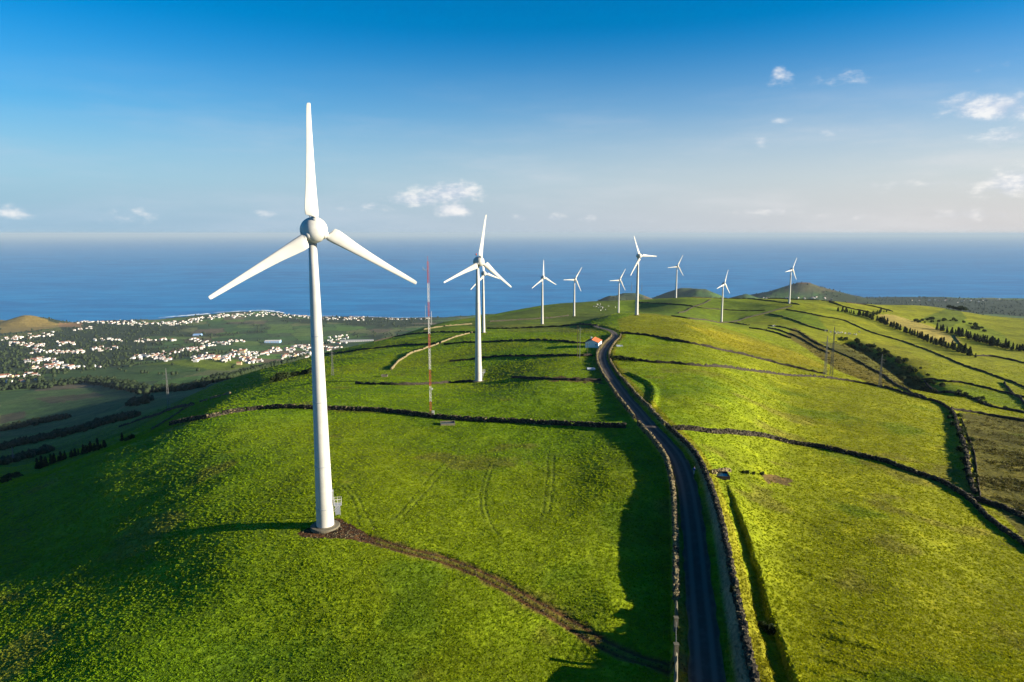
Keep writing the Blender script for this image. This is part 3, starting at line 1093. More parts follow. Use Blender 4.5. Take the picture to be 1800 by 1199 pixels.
WALLS = [
    ([(300, 748), (350, 738), (400, 728), (450, 721), (500, 718), (560, 720), (620, 722), (680, 725), (740, 732), (800, 738), (900, 743), (1000, 748), (1100, 753)], 1.35, 0.8,
     'long dark wall crossing behind the big turbine from the slope to the lane', 0.9, (0.5, 9)),
    ([(1182, 757), (1250, 761), (1300, 764), (1350, 770), (1425, 785), (1475, 795), (1550, 812), (1600, 830), (1650, 847), (1675, 860), (1700, 875), (1762, 895), (1800, 912)], 1.2, 0.8,
     'long dark wall running right from the lane over the sunny hill', 0.9, (0.5, 9)),
    ([(1690, 868), (1715, 890), (1740, 915), (1770, 938), (1799, 958)], 1.0, 0.8, 'tumbled wall at the right edge below the brown scrub', 0.9, (0.5, 8)),
    ([(625, 675), (700, 677), (800, 673), (830, 672)], 1.1, 0.8, 'thin dark wall left of the foot of the second turbine', 1.5, None),
    ([(900, 665), (960, 667), (1010, 669), (1056, 669)], 1.0, 1.2, 'low earthy brown wall ending at the lane right of the second turbine', 1.5, None),
    ([(790, 636), (850, 630), (890, 627), (1000, 626), (1043, 626)], 1.2, 0.8, 'dark wall meeting the lane just below the white house', 1.6, None),
    ([(780, 606), (850, 602), (925, 599), (1000, 602), (1030, 604)], 1.2, 0.8, 'dark wall ending at the back of the white house', 1.8, None),
    ([(568, 623), (625, 617), (700, 608), (750, 606), (775, 604)], 1.3, 0.9, 'dark wall on the shaded slope left of the red and white mast', 2.0, None),
    ([(657, 594), (700, 587), (760, 585), (810, 584), (840, 585)], 1.3, 0.9, 'dark wall passing behind the upper part of the red and white mast', 2.2, None),
    ([(856, 578), (925, 577), (1000, 573), (1050, 573)], 1.4, 1.0, 'dark wall between the foot of the third turbine and the bend of the lane', 2.4, None),
    ([(860, 566), (905, 563), (950, 560), (1000, 555)], 1.5, 1.0, 'faint wall between the fourth and fifth turbines near the skyline', 3.0, None),
    ([(1092, 587), (1150, 592), (1200, 602), (1250, 612), (1287, 620), (1350, 635), (1390, 645), (1450, 658)], 1.4, 0.9, 'dark wall below the golden pasture starting at the bend of the lane', 1.8, None),
    ([(1078, 628), (1125, 635), (1175, 639), (1250, 645), (1350, 656), (1425, 662), (1490, 670), (1550, 681), (1600, 695), (1647, 707)], 1.3, 0.9,
     'second dark wall from the lane crossing the sunny hill to the gully', 1.4, None),
    ([(1647, 707), (1672, 722), (1684, 755), (1697, 792), (1702, 832), (1712, 868)], 1.1, 1.0, 'shaggy wall going down beside the brown scrub on the right', 1.0, (0.6, 4)),
    ([(1690, 737), (1702, 770), (1713, 800), (1718, 840), (1724, 878)], 0.8, 0.35, 'thin pale wall line between the brown scrub and the sunny hill', 1.2, None),
    ([(1350, 572), (1397, 582), (1432, 602), (1462, 615), (1510, 637), (1555, 662), (1600, 690), (1627, 702)], 1.4, 1.0, 'wall descending through the brown rough ground to the gully', 2.2, None),
    ([(1350, 577), (1400, 592), (1435, 612), (1457, 622)], 1.4, 1.0, 'short wall just below the wall through the rough brown ground', 2.4, None),
    ([(1382, 544), (1437, 555), (1467, 560), (1490, 566), (1525, 582), (1567, 595), (1600, 605), (1645, 622), (1692, 642), (1750, 662), (1799, 681)], 1.5, 1.0,
     'very long thin wall down the green slope on the right from the tenth turbine', 3.0, None),
    ([(1352, 552), (1400, 565), (1425, 575), (1455, 583)], 1.5, 1.1, 'dark wall curving below the farthest right turbine to the white cattle', 3.0, None),
    ([(1620, 668), (1662, 671), (1700, 675), (1750, 687), (1782, 695)], 1.5, 1.2, 'wall right of the gully across the low green slope', 2.6, None),
    ([(1217, 521), (1280, 523), (1325, 526), (1405, 536)], 1.6, 1.2, 'wall along the skyline between the eighth turbine and the farthest right one', 3.5, None),
    ([(1350, 525), (1400, 527), (1467, 531)], 1.6, 1.2, 'skyline wall right of the farthest right turbine', 3.5, None),
    ([(1487, 532), (1525, 537), (1570, 548)], 1.8, 1.2, 'wall on the far crest above the conifer row', 3.5, None),
    ([(1457, 531), (1490, 541), (1535, 551)], 1.8, 1.2, 'wall left of the conifer row near the far crest', 3.5, None),
    ([(1677, 590), (1700, 615), (1710, 625)], 1.6, 1.2, 'short wall at the lower end of the tan field', 3.0, None),
    ([(1712, 626), (1750, 628), (1799, 638)], 1.6, 1.2, 'wall from the foot of the conifer row to the right edge', 3.0, None),
    ([(1765, 673), (1780, 693), (1799, 708)], 1.5, 1.2, 'steep short wall at the right edge above the gully', 2.6, None),
    ([(1625, 671), (1650, 690), (1695, 697), (1740, 715), (1799, 726)], 1.4, 1.6, 'overgrown wall along the bottom of the gully to the right edge', 2.2, None),
    ([(1672, 718), (1725, 728), (1799, 741)], 1.2, 1.0, 'dark wall above the brown scrub at the right edge', 1.6, None),
    ([(1282, 567), (1310, 560), (1342, 552), (1392, 538)], 1.5, 1.1, 'wall climbing from the ninth turbine to the farthest right turbine', 3.0, None),
    ([(1120, 531), (1212, 538), (1275, 545), (1345, 546)], 1.5, 1.1, 'wall across the far pasture behind the tall middle turbine', 3.2, None),
    ([(1192, 551), (1217, 541), (1250, 527)], 1.5, 1.1, 'wall climbing the far pasture right of the eighth turbine', 3.2, None),
    ([(1180, 556), (1225, 562), (1275, 567), (1317, 572)], 1.4, 1.1, 'wall passing the foot of the ninth turbine', 2.6, None),
    ([(1317, 577), (1350, 582), (1390, 595)], 1.4, 1.0, 'short wall right of the golden pasture crest', 2.4, None),
]
for pts, h, w, lab, st, sto in WALLS:
    wall_px(pts, h, w, lab, st, stones=sto)
LIGHTW = [
    ([(688, 650), (700, 636), (720, 623), (750, 612), (780, 601), (800, 593), (832, 585)], 1.2, 0.9, 'pale curved sunlit wall climbing behind the red and white mast', 1.6),
    ([(745, 580), (790, 573), (830, 570)], 1.4, 1.0, 'pale wall scrap on the shoulder above the coast', 2.5),
    ([(267, 756), (300, 736), (325, 719), (341, 712)], 1.0, 0.8, 'pale wall climbing the shaded slope by the left pylon', 1.4),
    ([(352, 707), (364, 704)], 1.0, 0.9, 'first short sunlit wall remnant on the left slope', 1.0),
    ([(370, 702), (388, 697)], 1.1, 0.9, 'longest sunlit wall remnant on the left slope', 1.0),
    ([(393, 695), (405, 693)], 1.3, 1.2, 'upper sunlit wall remnant on the left slope', 1.0),
    ([(1250, 832), (1262, 830), (1275, 828), (1284, 829)], 0.7, 0.7, 'row of loose stones beside the ruined trough right of the lane', 0.6),
]
for pts, h, w, lab, st in LIGHTW:
    wall_px(pts, h, w, lab, st, light=True, stones=(0.45, 5) if pts[0][1] > 700 else None)
wall_px([(210, 751), (255, 736), (297, 722), (340, 712)], 1.8, 1.6, 'dark hedge topped wall on the shaded left slope', 1.6)

# ------------------------------------------------------------------ wind turbines
M_WHITE = material('turbine_paint', (0.42, 0.405, 0.365), 0.42, 0.10, 0.35, 0.35)
M_GREY = material('grey_metal', (0.30, 0.31, 0.32), 0.5, 0.1, 3.0, 0.4)
M_DARK = material('dark_metal', (0.035, 0.037, 0.04), 0.6, 0.1, 3.0, 0.3)
M_RED = material('red_lamp', (0.55, 0.035, 0.03), 0.4, 0.1, 3.0, 0.5)
HUB_H, TIP_R = 50.0, 21.6
AXIS_OUT = 2.4


def blade_mesh():
    # sections along the blade: radius, chord, thickness share, twist, where the pitch axis lies on the chord, forward bend
    S = [(1.35, 1.05, 1.0, 40, .5, 0), (1.75, 1.05, 1.0, 38, .5, 0), (1.95, 1.9, .55, 34, .34, 0), (2.2, 2.5, .42, 30, .27, 0), (3.2, 2.55, .36, 26, .26, 0), (4.6, 2.32, .31, 21, .26, 0),
         (7.0, 1.92, .26, 15, .27, 0), (10.0, 1.56, .22, 10, .28, 0.02), (13.0, 1.27, .19, 7, .29, 0.06), (16.0, 1.03, .17, 5, .30, 0.14), (18.5, .88, .16, 4, .31, 0.2), (20.3, .76, .15, 3, .33, 0.28),
         (21.2, .70, .15, 3, .35, 0.36), (21.5, .60, .15, 3, .37, 0.42), (21.6, .42, .12, 3, .4, 0.45)]
    n = 18
    V, Fc = [], []
    for r, c, th, tw, ax, bend in S:
        a = R(-0.45 * tw - 2)
        for k in range(n):
            t = 2 * math.pi * k / n
            x = 0.5 + 0.5 * math.cos(t)                        # 1 = trailing edge
            if th > 0.9:
                y = 0.5 * math.sin(t)
            else:
                yt = 5 * th * (0.2969 * math.sqrt(max(x, 0)) - 0.126 * x - 0.3516 * x * x + 0.2843 * x ** 3 - 0.1036 * x ** 4)
                y = yt * (1.15 if math.sin(t) > 0 else -0.85) if abs(math.sin(t)) > 1e-6 else 0
            cx, cy = (ax - x) * c, y * c                         # leading edge towards +x
            px = cx * math.cos(a) + cy * math.sin(a)
            py = -cx * math.sin(a) + cy * math.cos(a)
            V.append((px, py - bend, r))
    for j in range(len(S) - 1):
        for k in range(n):
            Fc.append((j * n + k, j * n + (k + 1) % n, (j + 1) * n + (k + 1) % n, (j + 1) * n + k))
    Fc += [tuple(range(n - 1, -1, -1)), tuple(range((len(S) - 1) * n, len(S) * n))]
    me = mesh('blade', V, Fc, M_WHITE, smooth=True)
    bm = bmesh.new(); bm.from_mesh(me); bmesh.ops.recalc_face_normals(bm, faces=bm.faces); bm.to_mesh(me); bm.free()
    return me


def egg(y0, y1, r, front, n=36, m=14):
    """half egg along y: from y0 (open rim) to its nose at y1"""
    prof = []
    for k in range(m + 1):
        t = k / m
        yy = y0 + (y1 - y0) * t
        rr = r * (max(0.0, 1 - t ** front) ** 0.5)
        prof.append((max(rr, 0.02), yy))
    return prof


def make_turbine(detail=True):
    t = empty('wind_turbine', (0, 0, 0), 'x', 'wind turbine', 'white wind turbines along the ridge')
    mb = MB()
    prof = [(1.50, 0), (1.50, .15), (1.46, 1.2), (1.28, 11), (1.11, 22), (0.94, 33), (0.78, 42), (0.64, 47.9)]
    mb.lathe(prof, 40)
    tower = mb.build('tower', M_WHITE, t, True)
    f = MB()
    f.lathe([(2.45, -.6), (2.45, .30), (2.36, .38), (1.70, .40), (1.70, .46), (1.62, .48), (1.53, .48)], 40, close=False)
    f.build('foundation', M_CONC, t)
    for z, r0 in ((3.6, 1.424), (11.0, 1.288), (22.0, 1.118), (33.0, .948)):
        g = MB()
        g.lathe([(r0 - .01, z - .07), (r0 + .03, z - .06), (r0 + .03, z + .06), (r0 - .02, z + .07)], 40, close=False)
        g.build('weld_ring', M_GREY, tower, True)
    # door, landing and steps on the right-hand side
    d = empty_part('entrance', t)
    d.rotation_euler = (0, 0, R(14))
    q = MB(); q.box((1.44, 0, 5.1), (0.16, 0.95, 2.3)); q.box((1.44, 0, 6.32), (.3, 1.15, .1))
    q.build('door', M_GREY, d)
    q = MB(); q.box((2.15, 0, 3.86), (1.35, 1.15, .08))
    for a, b in (((1.5, -.5, 2.8), (2.6, -.5, 3.82)), ((1.5, .5, 2.8), (2.6, .5, 3.82))): q.tube(a, b, .05)
    q.build('landing', M_GREY, d)
    q = MB()
    for y in (-.55, .55):
        for x in (1.6, 2.2, 2.8): q.tube((x, y, 3.9), (x, y, 4.95), .03)
        for z in (4.45, 4.95): q.tube((1.55, y, z), (2.82, y, z), .03)
    for z in (4.45, 4.95): q.tube((2.8, -.55, z), (2.8, .55, z), .03)
    q.build('railing', M_WHITE, d)
    q = MB()
    for k in range(12):
        q.box((2.1, .62 + .27 * k, 3.7 - .28 * k), (.8, .28, .05))
    for x in (1.7, 2.5):
        q.tube((x, .58, 3.8), (x, 3.8, .3), .045); q.tube((x, .58, 4.8), (x, 3.8, 1.25), .028)
    q.build('steps', M_GREY, d)
    # nacelle: an egg lying on the tower's top, rotor in front (towards -y)
    head = empty_part('head', t)
    head.location = (0, 0, HUB_H)
    q = MB()
    pr = [(max(.02, 2.04 * max(0, 1 - k ** 2.6) ** .5), 3.3 * k - 1.35) for k in np.linspace(0, 1, 16)]
    q.lathe([(1.75, -1.37)] + pr, 40, axis='Y')
    nac = q.build('nacelle', M_WHITE, head, True)
    q = MB()
    q.lathe([(1.86, -1.42), (1.86, -1.36)], 40, axis='Y')
    q.build('gap_ring', M_DARK, head, True)
    q = MB(); q.lathe([(.64, -2.12), (.80, -1.9), (1.0, -1.4), (1.2, -1.2)], 32)
    q.build('yaw_collar', M_WHITE, head, True)
    q = MB()
    q.tube((0, 1.1, 1.9), (0, 1.1, 3.1), .05); q.tube((-.5, 1.1, 2.75), (.5, 1.1, 2.75), .04); q.tube((-.5, 1.1, 2.7), (-.5, 1.1, 3.05), .05); q.tube((.5, 1.1, 2.7), (.5, 1.1, 3.05), .05)
    q.tube((0.25, 1.1, 1.8), (0.25, 1.1, 2.75), .04); q.box((0.12, 1.1, 2.55), (.36, .36, .3))
    bk = q.build('sensor_mast', M_DARK, head)
    q = MB(); q.tube((.1, 1.1, 2.72), (.1, 1.1, 3.3), .24, .16, 10)
    q.build('beacon', M_RED, bk, True)
    rot = empty_part('rotor', t)
    q = MB()
    pr = [(2.02 * max(0, 1 - k ** 2.2) ** .5 if k < 1 else .02, -1.44 - 2.1 * k) for k in np.linspace(0, 1, 16)]
    q.lathe([(1.75, -1.43)] + pr, 40, axis='Y')
    q.V = [(x, y + AXIS_OUT, z) for x, y, z in q.V]
    for k in range(3):
        a = R(120 * k)
        M = Matrix.Rotation(a, 3, 'Y')
        st = MB(); st.tube((0, 0, .9), (0, 0, 1.86), .62, .62, 24)
        q.add([M @ Vector(v) for v in st.V], st.F)
    q.build('spinner', M_WHITE, rot, True)
    bm_ = blade_mesh()
    for v in bm_.vertices:
        v.co.z = 1.72 + (v.co.z - 1.35) * 0.845
        v.co.x *= 0.90
    for k in range(3):
        b = obj('blade', bm_, rot)
        b.rotation_euler = (0, R(120 * k), 0)
    return t


def empty_part(name, parent):
    o = bpy.data.objects.new(name, None)
    o.empty_display_size = .3
    COL.objects.link(o)
    o.parent = parent
    return o


def kids(o):
    return [c for c in bpy.data.objects if c.parent == o]


def copy_tree(o, parent=None):
    c = o.copy()
    COL.objects.link(c)
    if parent is not None: c.parent = parent
    for k in kids(o):
        copy_tree(k, c)
    return c


TURB = [  # base px, top-of-tower px, rotor turn (degrees clockwise), facing (degrees to the right of the camera), label
    ((572, 927), 405, -1.6, 14, 'huge white wind turbine standing on red soil nearest the camera'),
    ((841, 671), 460, 6, 32, 'second nearest white wind turbine, its foot on the pasture right of the striped mast'),
    ((850, 585), 481, -12, 34, 'white wind turbine half hidden behind the second nearest turbine'),
    ((953, 570), 488, -4, 38, 'white wind turbine with one blade straight up, left of the sea skyline middle'),
    ((1009, 556), 491, 30, 32, 'white wind turbine with a blade pointing left, third from the white house roof'),
    ((1087, 550), 492, 28, 34, 'small white turbine close behind and left of the tall middle one'),
    ((1119, 554), 450, -28, 44, 'tall white turbine on the crest above the bend of the lane'),
    ((1188, 520), 468, 24, 34, 'white turbine on the far skyline right of the tall middle one'),
    ((1268, 566), 499, 14, 58, 'white turbine seen almost edge on, with its foot behind the golden pasture'),
    ((1387, 534), 474, 22, 58, 'farthest right white turbine below the pointed brown hill'),
]
proto = make_turbine()


def set_turbine(o, base, top, turn, face, label, first):
    p = land(*base)
    z = float(ground(p[0], p[1]))
    zt = CAM_Z + pix_dir(900, top)[1] * p[1]
    s = (zt - z) / HUB_H
    s = max(0.8, min(1.25, s))
    o.location = (p[0], p[1], z + 0.05)
    o.scale = (s, s, s)
    o['label'] = label
    bearing = math.atan2(p[0], p[1])
    yaw = R(face) - bearing                           # turn of the nose (-y) towards +x, relative to the line back to the camera
    for c in kids(o):
        n = c.name.split('.')[0]
        if n == 'head':
            c.rotation_euler = (0, 0, yaw)
        elif n == 'rotor':
            c.location = (math.sin(yaw) * AXIS_OUT, -math.cos(yaw) * AXIS_OUT, HUB_H)
            e = Matrix.Rotation(yaw, 4, 'Z') @ Matrix.Rotation(R(3), 4, 'X') @ Matrix.Rotation(R(turn), 4, 'Y')
            c.rotation_euler = e.to_euler()


def flatten_parts(t):
    """head, rotor and entrance are only frames: their pieces become the turbine's own parts"""
    bpy.context.view_layer.update()
    for c in kids(t):
        if c.type == 'EMPTY':
            for g in kids(c):
                mw = t.matrix_world.inverted() @ g.matrix_world
                g.parent = t
                g.matrix_parent_inverse = Matrix.Identity(4)
                g.matrix_basis = mw
            bpy.data.objects.remove(c)


turbs = [proto] + [copy_tree(proto) for _ in TURB[1:]]
for o, a in zip(turbs, TURB):
    set_turbine(o, *a, first=o is proto)
    flatten_parts(o)
T1 = turbs[0]
for t in turbs:                                        # parts too far away to see
    if t.location.y > 500:
        for c in list(kids(t)):
            if c.name.split('.')[0] in ('steps', 'railing', 'landing', 'door', 'sensor_mast', 'gap_ring'):
                for g in kids(c): bpy.data.objects.remove(g)
                bpy.data.objects.remove(c)

# ------------------------------------------------------------------ masts and pylons
M_MRED = material('mast_red', (0.32, 0.06, 0.035), 0.6, 0.15, 2.0, 0.3)
M_MWHT = material('mast_white', (0.46, 0.44, 0.40), 0.6, 0.12, 2.0, 0.3)
M_GALV = material('galvanised', (0.13, 0.13, 0.125), 0.55, 0.15, 2.0, 0.4)
M_WOOD = material('pole_wood', (0.085, 0.065, 0.045), 0.9, 0.3, 2.0, 0.1)


def lattice(mb, z0, z1, w0, w1, seg, r, n=3, i=0, rot=0.0):
    def ring(z, w):
        return [Vector((w * math.cos(2 * math.pi * k / n + rot), w * math.sin(2 * math.pi * k / n + rot), z)) for k in range(n)]
    m = max(1, int(round((z1 - z0) / seg)))
    for j in range(m):
        a, b = z0 + (z1 - z0) * j / m, z0 + (z1 - z0) * (j + 1) / m
        wa, wb = w0 + (w1 - w0) * j / m, w0 + (w1 - w0) * (j + 1) / m
        A, B = ring(a, wa), ring(b, wb)
        for k in range(n):
            mb.tube(A[k], B[k], r, r, 4, i, False)
            q = (k + 1) % n
            mb.tube(A[k], B[q], r * .55, None, 3, i, False)
            mb.tube(A[q], B[k], r * .55, None, 3, i, False)
            mb.tube(B[k], B[q], r * .55, None, 3, i, False)


def striped_mast():
    p = hit(757, 731)
    z = float(ground(*p))
    t = empty('lattice_mast', (p[0], p[1], z), 'tall thin lattice mast banded red and white beside the dark wall', 'mast')
    rows = [731, 706, 679, 650, 612, 587, 557, 531, 498, 460]
    zs = [CAM_Z + pix_dir(900, r)[1] * p[1] - z for r in rows]
    zs[0] = 0
    for k in range(len(zs) - 1):
        mb = MB()
        red = k % 2 == 0
        lattice(mb, zs[k], zs[k + 1], .34, .34, 1.0, .046)
        s = mb.build('mast_section', M_MRED if red else M_MWHT, t)
        s['label'] = ('red' if red else 'white') + ' painted lattice section'
    zt = zs[-1]
    mb = MB(); mb.tube((0, 0, zt - .2), (0, 0, zt + 1.6), .05); mb.build('lightning_rod', M_MRED, t)
    mb = MB(); mb.tube((0, 0, zt - 2.2), (-1.4, 0, zt - 2.2), .06); mb.tube((-1.4, 0, zt - 2.6), (-1.4, 0, zt - 1.4), .06); mb.tube((0, 0, zt - 3.0), (-1.4, 0, zt - 2.2), .04)
    mb.build('antenna_arm', M_MWHT, t)
    for x, a, b in ((-.95, 29.0, 33.5), (.8, 27.5, 31.5)):
        mb = MB(); mb.tube((x, 0, a), (x, 0, b), .05); mb.tube((0, 0, a + .4), (x, 0, a + .4), .035); mb.tube((0, 0, b - .6), (x, 0, b - .6), .035)
        mb.build('whip_antenna', M_MWHT, t)
    mb = MB(); mb.box((.75, -.2, .75), (.7, .5, 1.5)); mb.box((.75, -.2, 1.54), (.8, .6, .08))
    cb = mb.build('equipment_cabinet', M_WHITE, t)
    mb = MB(); mb.tube((.5, -.1, zs[2] - .8), (.5, -.42, zs[2] - .8), .34, .34, 12); mb.build('dish', M_WHITE, t)
    mb = MB(); mb.box((0, 0, .05), (1.6, 1.6, .3)); mb.build('foundation', M_CONC, t)


striped_mast()


def pylon(px, base, top, label, half=.9, arms=3, style='lattice', mat=None, r=.07, group='electricity pylons', cat='pylon', n=4):
    p = hit(px, base)
    while p is None:
        base += 1.5
        p = hit(px, base)
    z = float(ground(*p))
    h = CAM_Z + pix_dir(900, top)[1] * p[1] - z
    t = empty('pylon', (p[0], p[1], z - .1), label, cat, group, random.uniform(-.3, .3))
    mat = mat or M_GALV
    r = max(r, p[1] * 0.00013)
    mb = MB()
    if style == 'lattice':
        lattice(mb, 0, h * .72, half, half * .38, h / 11, r, n, 0, math.pi / 4)
        lattice(mb, h * .72, h, half * .38, half * .10, h / 11, r, n, 0, math.pi / 4)
        mb.build('tower', mat, t)
        for k in range(arms):
            zz_ = h * (.74 + .09 * k)
            L = h * (.085 - .012 * k)
            a = MB()
            for sgn in (-1, 1):
                a.tube((0, 0, zz_), (sgn * L, 0, zz_ + .05 * L), r * .8, r * .5, 4); a.tube((0, 0, zz_ + L * .45), (sgn * L, 0, zz_ + .05 * L), r * .7, r * .5, 4)
                a.tube((sgn * L, 0, zz_ + .05 * L), (sgn * L, 0, zz_ - L * .35), r * .8, None, 4)
            a.build('crossarm', mat, t)
    elif style == 'pole':
        mb.tube((0, 0, -.3), (0, 0, h), r * 1.6, r * 1.1, 6)
        mb.build('pole', mat, t)
        a = MB()
        a.box((0, 0, h * .93), (2.2, r * 1.6, r * 1.8)); 
        for x in (-1, 0, 1): a.tube((x, 0, h * .93), (x, 0, h * .93 + .4), r * .8, None, 5)
        a.build('crossarm', mat, t)
    return t


pylon(297, 719, 647, 'grey lattice pylon with two arms on the shaded left slope', 1.3, 2)
pylon(585, 660, 612, 'lattice pylon on the slope just right of the big turbine tower', .8, 2)
pylon(1450, 659, 590, 'left one of the pair of thin pylons in the brown rough ground', 1.0, 2)
pylon(1461, 660, 574, 'right and taller one of the pair of thin pylons in the brown rough ground', 1.1, 2)
pylon(1546, 681, 622, 'thin lattice pylon standing alone right of the pair by the gully', .9, 2)
pylon(24, 812, 785, 'small pylon on the dark slope at the far left edge', .9, 2)
pylon(1015, 628, 572, 'dark wooden pole left of the white house, taller of two', style='pole', mat=M_WOOD, cat='utility pole', group='poles by the white house', r=.1)
pylon(1019, 630, 575, 'pale pole close right of the tallest dark pole by the white house', style='pole', mat=M_GALV, cat='utility pole', group='poles by the white house', r=.07)
pylon(1032, 625, 603, 'short dark pole in front of the gable of the white house', style='pole', mat=M_WOOD, cat='utility pole', group='poles by the white house', r=.07)
pylon(754, 611, 534, 'slim grey mast far behind the red and white mast', .5, 0, r=.06, n=3, cat='mast', group='far masts')
pylon(1110, 512, 496, 'left one of two tiny masts on the dark hill by the sea', 3.0, 0, cat='mast', group='far masts')
pylon(1128, 511, 497, 'right one of two tiny masts on the dark hill by the sea', 3.0, 0, cat='mast', group='far masts')

# ------------------------------------------------------------------ the white house by the lane
M_LIME = material('limewash', (0.74, 0.74, 0.72), 0.85, 0.06, 1.5, 0.2)
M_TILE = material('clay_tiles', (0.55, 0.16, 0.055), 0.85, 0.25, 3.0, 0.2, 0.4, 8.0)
M_TILE_SHADE = material('shaded_clay_tiles', (0.23, 0.085, 0.06), 0.9, 0.25, 3.0, 0.2, 0.4, 8.0)  # darker copy of the clay tiles, shade painted into the slope away from the sun
M_GLASS = material('dark_window', (0.02, 0.025, 0.03), 0.15, 0.1, 2.0, 0.6)
M_DOOR = material('painted_door', (0.12, 0.16, 0.12), 0.6, 0.15, 2.0, 0.3)


def white_house():
    p = hit(1043, 611)
    z = float(ground(*p))
    k = p[1] / F                                        # metres per pixel there
    L, W, H, RH = 10.5, 23.5 * k, 9.5 * k, 4.6 * k
    t = empty('house', (p[0] + .6, p[1] + L * .4, z), 'small white house with an orange tiled roof beside the lane', 'house', None, R(-17))
    w, l = W / 2, L / 2
    mb = MB()
    V = [(-w, -l, -1.2), (w, -l, -1.2), (w, -l, H), (0, -l, H + RH), (-w, -l, H), (-w, l, -1.2), (w, l, -1.2), (w, l, H), (0, l, H + RH), (-w, l, H)]
    mb.add(V, [(0, 1, 2, 3, 4), (9, 8, 7, 6, 5), (1, 6, 7, 2), (5, 0, 4, 9)])
    mb.build('wall', M_LIME, t)
    a = math.atan2(RH, w)
    for sgn in (1, -1):
        sl_ = math.hypot(w, RH) + .35
        rows = 11
        par = empty_part('roof', t)
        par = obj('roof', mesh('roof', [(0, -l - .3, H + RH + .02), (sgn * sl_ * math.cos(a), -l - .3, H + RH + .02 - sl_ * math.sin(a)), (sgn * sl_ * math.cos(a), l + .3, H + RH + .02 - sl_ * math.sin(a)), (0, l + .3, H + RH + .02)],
                               [(0, 1, 2, 3) if sgn > 0 else (3, 2, 1, 0)], M_TILE if sgn > 0 else M_TILE_SHADE), t)
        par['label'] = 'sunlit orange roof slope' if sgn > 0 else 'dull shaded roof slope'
        tm = MB()
        for j in range(rows):                           # courses of tiles, each a little proud of the next
            d0, d1 = sl_ * j / rows, sl_ * (j + 1) / rows + .06
            zz = .10
            for q in range(22):
                y0 = -l - .3 + (L + .6) * q / 22; y1 = y0 + (L + .6) / 22 * .86
                V = []
                for dd, up in ((d0, .05), (d1, .12)):
                    for yy in (y0, y1):
                        V.append((sgn * (dd * math.cos(a) + up * math.sin(a)), yy, H + RH + .02 - dd * math.sin(a) + up * math.cos(a)))
                tm.add(V, [(0, 1, 3, 2) if sgn < 0 else (2, 3, 1, 0)])
        tag(tm.build('tiles', M_TILE if sgn > 0 else M_TILE_SHADE, par), kind='stuff')
    mb = MB(); mb.tube((0, -l - .32, H + RH + .1), (0, l + .32, H + RH + .1), .13, None, 8); mb.build('ridge_cap', M_TILE, t)
    mb = MB(); mb.box((w * .62, -l - .03, H * .62), (.75, .1, .8)); fr = mb.build('window', M_LIME, t)
    mb = MB(); mb.box((w * .62, -l - .06, H * .62), (.6, .08, .66)); mb.build('pane', M_GLASS, fr)
    mb = MB(); mb.box((w + .03, -.5, H * .38), (.1, 1.1, 2.1)); mb.build('door', M_DOOR, t)
    for y in (-3, 2.6):
        mb = MB(); mb.box((w + .03, y, H * .52), (.1, .9, 1.0)); mb.build('window', M_GLASS, t)
    mb = MB(); mb.box((-w * .5, l * .5, H + RH * .75), (.6, .6, 1.4)); mb.box((-w * .5, l * .5, H + RH * .75 + .74), (.76, .76, .1)); mb.build('chimney', M_LIME, t)


white_house()
for e in [o for o in bpy.data.objects if o.type == 'EMPTY' and o.name.split('.')[0] == 'roof']:
    bpy.data.objects.remove(e)

M_ZINC = material('zinc', (0.42, 0.46, 0.50), 0.45, 0.12, 2.0, 0.4)
M_WATER = material('tank_water', (0.02, 0.045, 0.05), 0.1, 0.1, 1.0, 0.5)


def trough(px, py, wpx, dm, hm, label, mat=M_CONC, rz=0.0, open_top=True):
    p = hit(px, py)
    z = float(ground(*p))
    w = wpx * p[1] / F
    t = empty('water_trough', (p[0], p[1], z - .15), label, 'trough', None, rz)
    mb = MB()
    th = .16
    for c, s in (((0, -dm / 2, hm / 2), (w, th, hm)), ((0, dm / 2, hm / 2), (w, th, hm)), ((-w / 2 + th / 2, 0, hm / 2), (th, dm - th, hm)), ((w / 2 - th / 2, 0, hm / 2), (th, dm - th, hm))):
        mb.box(c, s)
    mb.box((0, 0, .06), (w - .05, dm - .05, .12))
    mb.build('basin', mat, t)
    mb = MB(); mb.box((0, 0, hm * .62), (w - 2 * th - .02, dm - th - .02, .05))
    mb.build('water' if open_top else 'cover', M_WATER if open_top else mat, t)


trough(787, 746, 26, 2.6, .8, 'dark square concrete tank set in the grass below the striped mast', M_CONC, .15)
trough(676, 662, 11, 2.5, 1.0, 'small concrete tank on the slope left of the striped mast', M_CONC, .1)
trough(1089, 609, 11, 2.2, .8, 'grey metal tank in the pasture right of the lane by the white house', M_ZINC, 0, False)
trough(1039, 650, 14, 2.4, .8, 'blue grey water tank in the shaded pasture left of the lane', M_ZINC, 0, False)
trough(1266, 837, 30, 3.2, .7, 'ruined stone trough right of the lane near the walker', M_STONE, -.12)

